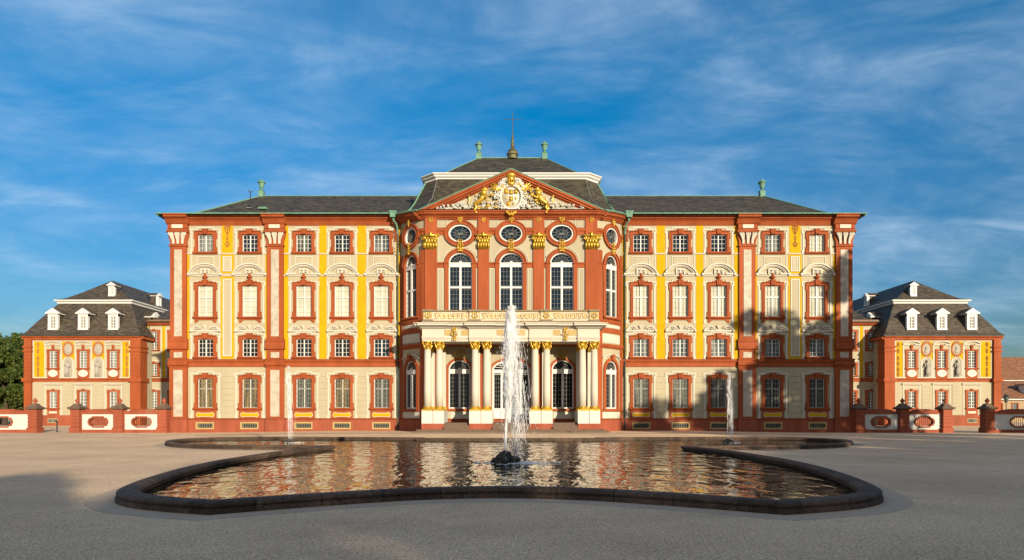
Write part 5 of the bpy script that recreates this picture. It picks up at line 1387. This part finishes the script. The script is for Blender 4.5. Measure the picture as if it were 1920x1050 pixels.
# ------------------------------------------------------------------ fountains
def fountain(x, y, ztop, rtop, ndrop, label, rock_r, rock_h, lean=0.0, seed=1, z0=.3, wid=1.0, sm='spray'):
    q = random.Random(seed)
    root = empty('fountain_jet', (x, y, .03), label, 'fountain jet', 'white water jets of the basin')
    # rocks
    m = MB(raw).use('rock')
    for i in range(22):
        a = q.uniform(0, 6.28); r_ = q.uniform(0, rock_r * .8); s_ = q.uniform(.1, .2) * rock_r / .5
        zz = rock_h * (1 - (r_ / rock_r) ** 1.3) * .8
        b0 = len(m.v); m.ell((r_ * cos(a), zz * .6, r_ * sin(a)), (s_ * q.uniform(.8, 1.3), max(.06, zz * .55 + s_ * .5), s_ * q.uniform(.8, 1.3)), 7, 5)
        for k in range(b0, len(m.v)): c = m.v[k]; m.v[k] = (c[0] + q.uniform(-.02, .02), c[1] + q.uniform(-.02, .02), c[2] + q.uniform(-.02, .02))
    m.build('rock', root)
    # rising jet
    m = MB(raw).use('spray_core' if sm == 'spray' else 'mist')
    H = ztop - z0
    P = []; rr = []
    for i in range(30):
        t = i / 29; P.append((lean * t ** 1.5 + q.uniform(-.015, .015) * t * 3, z0 + H * .93 * t, q.uniform(-.01, .01))); rr.append((.032 * (1.25 if sm == 'spray' else .8) + (rtop * .42) * max(0, (t - .35) / .65) ** 1.2 * q.uniform(.8, 1.2)) if t < .97 else .04)
    m.tube(P, rr, 9)
    m.build('water_column', root, smooth=True)
    m = MB(raw).use('mist')                # soft veil of fine drops round the plume
    if sm == 'spray':
        for hull in range(3):
            P = []; rr = []
            for i in range(26):
                t = .2 + .76 * i / 25; P.append((lean * t ** 1.5 + .05 + q.uniform(-.03, .03) + .05 * hull * (1 - t), z0 + H * t, q.uniform(-.03, .03)))
                rr.append(rtop * (.22 + .62 * (t - .2) / .8 * (1.55 - t)) * q.uniform(.85, 1.15) * (1 - .2 * hull))
            m.tube(P, rr, 11)
        for k in range(0, len(m.v)): c = m.v[k]; m.v[k] = (c[0] + q.uniform(-.03, .03), c[1] + q.uniform(-.03, .03), c[2])
        m.build('veil', root, smooth=True)
    # spray: ballistic strands and drops
    m = MB(raw).use(sm); g = 9.8
    def drop(p, v, s_, el_):
        l = sqrt(sum(c * c for c in v)) or 1; v = [c / l for c in v]
        tip = [p[k] + v[k] * s_ * el_ for k in range(3)]; tl = [p[k] - v[k] * s_ * el_ for k in range(3)]
        u = (v[2], 0, -v[0]); lu = math.hypot(u[0], u[2])
        u = (1, 0, 0) if lu < .3 else (u[0] / lu, 0, u[2] / lu)
        w_ = (v[1] * u[2] - v[2] * u[1], v[2] * u[0] - v[0] * u[2], v[0] * u[1] - v[1] * u[0])
        pts = [tip, [p[k] + u[k] * s_ for k in range(3)], [p[k] + w_[k] * s_ for k in range(3)], [p[k] - u[k] * s_ for k in range(3)], [p[k] - w_[k] * s_ for k in range(3)], tl]
        b0 = len(m.v); m.v += [(c[0], c[2], c[1]) for c in pts]
        for f_ in ((0, 1, 2), (0, 2, 3), (0, 3, 4), (0, 4, 1), (5, 2, 1), (5, 3, 2), (5, 4, 3), (5, 1, 4)): m.f.append([b0 + k for k in f_]); m.m.append(m.cur)
    for i in range(ndrop):
        # dense plume near the top
        hgt = 1 - q.random() ** 1.35 * .62
        wd = rtop * (.35 + .75 * (1 - hgt) ** .5) * (1.15 if hgt < .85 else .8)
        if hgt < .75: wd *= max(.3, 1 - (.75 - hgt) * 1.6)
        a = q.uniform(0, 6.28); r_ = abs(q.gauss(0, .5)) * wd
        p = (lean * hgt ** 1.5 + r_ * cos(a) + .05, z0 + H * hgt, r_ * sin(a)); p = (p[0], p[1], p[2])
        drop(p, (q.uniform(-.3, .3), 1 if q.random() < .5 else -1, q.uniform(-.3, .3)), q.uniform(.005, .014) * wid, q.uniform(2.5, 8))
    for i in range(int(ndrop * .5)):
        t = q.random() ** .7; tt = t * sqrt(2 * H * .97 / g); vr = abs(q.gauss(0, .32)) * wid * (rtop / .30); a = q.uniform(0, 6.28)
        hst = q.uniform(.6, 1.0)
        z = z0 + H * hst - .5 * g * tt * tt
        if z < .02: continue
        p = (lean + .12 * wid + vr * cos(a) * tt + .12 * tt, z, vr * sin(a) * tt)
        drop(p, (vr * cos(a) * .5, -g * tt - .3, vr * sin(a) * .5), q.uniform(.003, .008) * wid, q.uniform(4, 18))
    for k in range(110):                   # falling threads
        vr = abs(q.gauss(.25, .25)) * wid * (rtop / .30); a = q.uniform(0, 6.28); hst = q.uniform(.55, .97); ta = q.uniform(.05, .5); P = []
        for j in range(7):
            tt = ta + j * .055; z = z0 + H * hst - .5 * g * tt * tt
            if z < .02: break
            P.append((lean + .12 * wid + vr * cos(a) * tt + .12 * tt + q.uniform(-.006, .006), z, vr * sin(a) * tt))
        if len(P) > 2: m.tube(P, [q.uniform(.002, .006) * wid for _ in P], 4)
    m.build('spray', root)
    # foam on the water
    m = MB(raw).use('foam')
    for i in range(900 if sm == 'spray' else 260):
        a = q.uniform(0, 6.28); r_ = abs(q.gauss(0, .5)) * (.95 if sm == 'spray' else .45) * wid; s_ = q.uniform(.012, .04)
        m.ell((r_ * cos(a) * 1.25 + .35 * wid, .012, r_ * sin(a) * .9), (s_ * q.uniform(1, 2.2), s_ * .45, s_), 6, 4)
    m.build('foam', root)
    return root
xf_ = X(948, 22.4)
fountain(xf_, 22.4, Z(577, 22.4), .36, 5200, 'tall central white water jet rising from dark rocks in front of the porch', .46, .40, .16, 1, .38)
fountain(X(541, 38), 38, Z(688, 38), .2, 1100, 'thin side water jet in the left lobe of the basin', .36, .2, -.06, 2, .2, .8, 'mist')
fountain(X(1364, 38), 38, Z(703, 38), .2, 1100, 'thin side water jet in the right lobe of the basin', .36, .2, .05, 3, .2, .8, 'mist')

# ================================================================== trees
def tree(name, x, y, H, crown_r, seed, label, leaves=5000, size=.2, group=None, leafm='leaf', low=.28, zstretch=1.0):
    q = random.Random(seed); root = empty(name, (x, y, 0), label, 'tree', group)
    m = MB(raw).use('bark'); th = H * .5
    m.tube([(0, -.3, 0), (.1, th * .4, .05), (0, th, 0), (.1, H * .8, 0)], [H * .03, H * .022, H * .016, H * .005], 9)
    cl = []
    zc_ = H * (1 + low) / 2; rz = H * (1 - low) / 2
    nb = 46
    for i in range(nb):
        u = q.uniform(-1, 1); a = q.uniform(0, 6.28); rr = q.uniform(.45, .92) ; h = sqrt(max(0, 1 - u * u))
        px, py, pz = crown_r * rr * h * cos(a), crown_r * rr * h * sin(a), zc_ + rz * rr * u
        cl.append((px, py, pz, q.uniform(.2, .36) * crown_r))
        if i % 3 == 0: m.tube([(0, th * q.uniform(.6, 1.3), 0), (px * .5, pz * .9, py * .5), (px, pz, py)], [H * .009, H * .005, H * .002], 5)
    m.build('trunk', root)
    m = MB(raw).use(leafm); V = m.v; Fc = m.f
    for i in range(leaves):
        c = cl[q.randrange(nb)]; u = q.uniform(-1, 1); a = q.uniform(0, 6.28); h = sqrt(1 - u * u); r_ = c[3] * q.random() ** .35
        p = (c[0] + r_ * h * cos(a), c[1] + r_ * h * sin(a), c[2] + r_ * u * .85)
        s_ = size * q.uniform(.6, 1.4); e1 = [q.gauss(0, 1) for _ in range(3)]; l = sqrt(sum(t * t for t in e1)); e1 = [t / l * s_ for t in e1]
        e2 = [q.gauss(0, 1) for _ in range(3)]; l = sqrt(sum(t * t for t in e2)); e2 = [t / l * s_ * .7 for t in e2]
        b0 = len(V); V.append(tuple(p[k] - e1[k] for k in range(3))); V.append(tuple(p[k] + e2[k] for k in range(3))); V.append(tuple(p[k] + e1[k] for k in range(3))); V.append(tuple(p[k] - e2[k] for k in range(3)))
        Fc.append([b0, b0 + 1, b0 + 2, b0 + 3]); m.m.append(0)
    me = bpy.data.meshes.new('crown'); me.from_pydata(V, [], Fc); me.materials.append(MATS[leafm])
    o = bpy.data.objects.new('crown', me); COL.objects.link(o); o.parent = root
    return root
tree('broadleaf_tree', -71.6, 94, 12.9, 5.2, 11, 'dense dark green tree beside the left pavilion', 26000, .22, 'trees by the left pavilion', low=.0)
tree('broadleaf_tree', -80, 104, 14.6, 6.5, 12, 'dark green tree cut by the left edge of the view, behind the nearer one', 14000, .28, 'trees by the left pavilion', low=.0)
# shade trees behind and beside the viewer, positions along the sun rays (s across, t along)
SA = radians(29)
def st(s, t): return (cos(SA) * s - sin(SA) * t, sin(SA) * s + cos(SA) * t)
TR = [(-26, -42, 12.6), (-17, -42, 13.2), (-9.5, -43, 13.8), (-2.5, -43, 14.2), (4.5, -41, 14.2), (11, -42, 14.8), (18, -40, 15.0), (25, -42, 15.6), (31.5, -40, 15.6), (38, -40, 16.2),
      (48.5, -8, 23.4), (56, -4, 26.0), (66, -6, 26.5), (42.5, -26, 19.6)]
for i, (s_, t_, h_) in enumerate(TR):
    x_, y_ = st(s_, t_)
    tree('plane_tree', x_, y_, h_, 6.4 if h_ < 20 else 5.6, 30 + i, 'tall leafy park tree standing behind the viewer, outside the picture', 6500 if h_ < 20 else 10000, .42 if h_ < 20 else .33, 'park trees behind the viewer', low=.12)

# ================================================================== old houses at the right edge
def house(x0, x1, y, zw, zr, depth, label, dorm=False):
    root = empty('tiled_house', ((x0 + x1) / 2, y, 0), label, 'house'); w = (x1 - x0) / 2
    m = MB().use('house_wall'); cols = [-w + 1.6 + 3.0 * i for i in range(int((2 * w - 2) / 3.0) + 1)]
    holes = [(c - .5, c + .5, zw - 2.4, zw - 1.0) for c in cols]
    wall_cells(m, -w, w, -.3, zw, holes)
    for sg in (-1, 1): m.add([(sg * w, -.3, 0), (sg * w, -.3, -depth), (sg * w, zw, -depth), (sg * w, zw, 0), (sg * w, zr, -depth / 2)], [(0, 1, 2, 4, 3)])
    m.add([(-w, -.3, -depth), (w, -.3, -depth), (w, zw, -depth), (-w, zw, -depth)], [(0, 1, 2, 3)])
    m.build('wall', root)
    for c in cols:
        o = MB().use('red').frame(c - .68, c + .68, zw - 2.58, zw - .82, .18, -.1, .08).build('window', root)
        MB().use('glass_grey').box(c - .5, c + .5, zw - 2.4, zw - 1.0, -.15, -.1).build('pane', o)
    r = MB(raw).use('tile'); rings = [[(-w - .3, -.6, zw - .1), (w + .3, -.6, zw - .1)], [(-w - .3, depth / 2, zr), (w + .3, depth / 2, zr)], [(-w - .3, depth + .6, zw - .1), (w + .3, depth + .6, zw - .1)]]
    loft(r, rings); r.use('wood_white').box(-w - .3, w + .3, zw - .28, zw - .12, -.62, -.3)
    rr = r.build('roof', root)
    c = MB(raw).use('house_wall').box(-w + 2.1, -w + 3.5, zr - 4.0, zr - .2, depth * .25, depth * .35); c.build('chimney', rr)
    if dorm:
        d = MB(raw).use('wood_white').box(-w + 7.2, -w + 8.6, zw + .8, zw + 2.6, .9, 2.5).use('tile').box(-w + 7.0, -w + 8.8, zw + 2.6, zw + 2.8, .7, 3.4); d.use('glass_dark').box(-w + 7.5, -w + 8.3, zw + 1.1, zw + 2.3, .86, .9); d.build('dormer', rr)
    return root
house(X(1858, 128), X(1858, 128) + 22, 128, Z(747, 128), Z(713, 132), 12, 'long low old house with brown tiled roof behind the right garden wall', True)
house(X(1866, 150), X(1866, 150) + 26, 150, Z(712, 150), Z(669, 156), 14, 'taller old house with rust red tiled roof rising behind the low one')
x, y = X(1886.5, 84), 84
root = empty('street_lamp', (x, y, 0), 'old glass lantern on a slim post behind the right garden wall', 'street lamp')
m = MB(raw).use('dark_iron').tube([(0, -.1, 0), (0, 3.1, 0)], [.07, .04], 8).lathe([(.05, 3.05), (.2, 3.12), (.14, 3.15)], (0, 0), 10); m.build('pole', root)
MB(raw).use('glass_grey').lathe([(.16, 3.15), (.34, 3.75)], (0, 0), sides=8).build('lantern', root)
MB(raw).use('dark_iron').lathe([(.38, 3.75), (.25, 3.95), (.08, 4.05), (.03, 4.2)], (0, 0), 8).build('lantern_roof', root)

# ================================================================== light, sky, camera
EL, AZ = radians(12.3), radians(29)
to_sun = (sin(AZ) * cos(EL), -cos(AZ) * cos(EL), sin(EL))
sd = bpy.data.lights.new('sun', 'SUN'); sd.energy = 5.0; sd.angle = radians(.5); sd.color = (1.0, .83, .60)
so = bpy.data.objects.new('sun', sd); COL.objects.link(so)
import mathutils
so.rotation_euler = mathutils.Vector(to_sun).to_track_quat('Z', 'Y').to_euler(); so.location = (40, -60, 60)
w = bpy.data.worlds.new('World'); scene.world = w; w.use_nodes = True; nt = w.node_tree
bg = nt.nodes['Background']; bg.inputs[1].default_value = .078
sky = nd(nt, 'ShaderNodeTexSky', sky_type='NISHITA'); sky.sun_disc = False; sky.sun_elevation = EL; sky.sun_rotation = math.atan2(to_sun[0], to_sun[1])
sky.air_density = 1.3; sky.dust_density = .3; sky.ozone_density = 3.0
hs = nd(nt, 'ShaderNodeHueSaturation'); hs.inputs['Saturation'].default_value = 1.55; hs.inputs['Value'].default_value = 1.0
hs.inputs['Value'].default_value = 1.1
nt.links.new(sky.outputs[0], hs.inputs['Color'])
tc = nd(nt, 'ShaderNodeTexCoord'); sx = nd(nt, 'ShaderNodeSeparateXYZ'); nt.links.new(tc.outputs['Generated'], sx.inputs[0])
gr_ = nd(nt, 'ShaderNodeValToRGB'); nt.links.new(sx.outputs[2], gr_.inputs[0])
e = gr_.color_ramp.elements; e[0].position = 0.0; e[0].color = (.20, .31, .62, 1); e[1].position = .45; e[1].color = (.75, .92, 1.0, 1)
e2 = e.new(.15); e2.color = (.40, .56, .80, 1)
tm = nd(nt, 'ShaderNodeMix', data_type='RGBA', blend_type='MULTIPLY'); tm.inputs[0].default_value = 1; nt.links.new(hs.outputs[0], tm.inputs[6]); nt.links.new(gr_.outputs[0], tm.inputs[7])
mz = nd(nt, 'ShaderNodeMath', operation='ADD'); nt.links.new(sx.outputs[2], mz.inputs[0]); mz.inputs[1].default_value = .18
dx = nd(nt, 'ShaderNodeMath', operation='DIVIDE'); nt.links.new(sx.outputs[0], dx.inputs[0]); nt.links.new(mz.outputs[0], dx.inputs[1])
dy = nd(nt, 'ShaderNodeMath', operation='DIVIDE'); nt.links.new(sx.outputs[1], dy.inputs[0]); nt.links.new(mz.outputs[0], dy.inputs[1])
cb = nd(nt, 'ShaderNodeCombineXYZ'); nt.links.new(dx.outputs[0], cb.inputs[0]); nt.links.new(dy.outputs[0], cb.inputs[1])
def cl(scale, sc_, rot, det, dist, lo, hi, loc=(0, 0, 0)):
    mp = nd(nt, 'ShaderNodeMapping'); mp.inputs['Scale'].default_value = sc_; mp.inputs['Rotation'].default_value = (0, 0, rot); mp.inputs['Location'].default_value = loc
    nt.links.new(cb.outputs[0], mp.inputs[0])
    n = nd(nt, 'ShaderNodeTexNoise'); n.inputs['Scale'].default_value = scale; n.inputs['Detail'].default_value = det; n.inputs['Roughness'].default_value = .6; n.inputs['Distortion'].default_value = dist
    nt.links.new(mp.outputs[0], n.inputs['Vector'])
    r_ = nd(nt, 'ShaderNodeMapRange'); r_.interpolation_type = 'SMOOTHSTEP'; nt.links.new(n.outputs[0], r_.inputs[0]); r_.inputs[1].default_value = lo; r_.inputs[2].default_value = hi
    return r_
big = cl(2.1, (.8, 1.0, 1), .3, 8, .6, .24, .84, (6.3, 1.2, 0)); wis = cl(3.6, (.6, 1.3, 1), -.5, 12, .7, .34, .74, (1, 5, 0))
mu = nd(nt, 'ShaderNodeMath', operation='MULTIPLY'); nt.links.new(big.outputs[0], mu.inputs[0]); nt.links.new(wis.outputs[0], mu.inputs[1])
a2 = nd(nt, 'ShaderNodeMath', operation='MULTIPLY_ADD'); nt.links.new(big.outputs[0], a2.inputs[0]); a2.inputs[1].default_value = .38; nt.links.new(mu.outputs[0], a2.inputs[2])
a3 = nd(nt, 'ShaderNodeMath', operation='MULTIPLY'); nt.links.new(a2.outputs[0], a3.inputs[0]); a3.inputs[1].default_value = .46; a3.use_clamp = True
# bright warm cloud added behind the viewer, out of view, to lift the ambient light
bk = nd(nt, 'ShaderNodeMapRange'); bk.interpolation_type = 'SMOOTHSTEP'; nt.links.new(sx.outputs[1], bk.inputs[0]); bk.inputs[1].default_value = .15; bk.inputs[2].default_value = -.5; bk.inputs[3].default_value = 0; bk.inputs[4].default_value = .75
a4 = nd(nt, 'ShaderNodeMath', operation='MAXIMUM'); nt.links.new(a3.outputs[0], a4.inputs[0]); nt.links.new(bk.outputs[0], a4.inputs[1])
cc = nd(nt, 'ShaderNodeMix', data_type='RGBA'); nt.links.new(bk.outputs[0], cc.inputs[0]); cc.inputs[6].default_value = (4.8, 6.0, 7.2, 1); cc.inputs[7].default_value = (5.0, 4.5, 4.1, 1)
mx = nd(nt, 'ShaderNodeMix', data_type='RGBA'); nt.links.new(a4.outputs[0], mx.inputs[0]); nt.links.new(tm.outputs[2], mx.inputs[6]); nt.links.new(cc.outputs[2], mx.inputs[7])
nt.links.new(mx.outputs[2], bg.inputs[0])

cd = bpy.data.cameras.new('camera'); co = bpy.data.objects.new('camera', cd); COL.objects.link(co)
co.location = (CX, 0, CZ); co.rotation_euler = (radians(90), 0, 0)
cd.sensor_width = 36; cd.sensor_fit = 'HORIZONTAL'; cd.lens = F / 1920 * 36
cd.shift_x = -(965 - 960) / 1920; cd.shift_y = (775 - 525) / 1920; cd.clip_end = 9000; cd.clip_start = .1
scene.camera = co
vs = scene.view_settings; vs.view_transform = 'Standard'; vs.look = 'None'; vs.exposure = .86; vs.gamma = 1
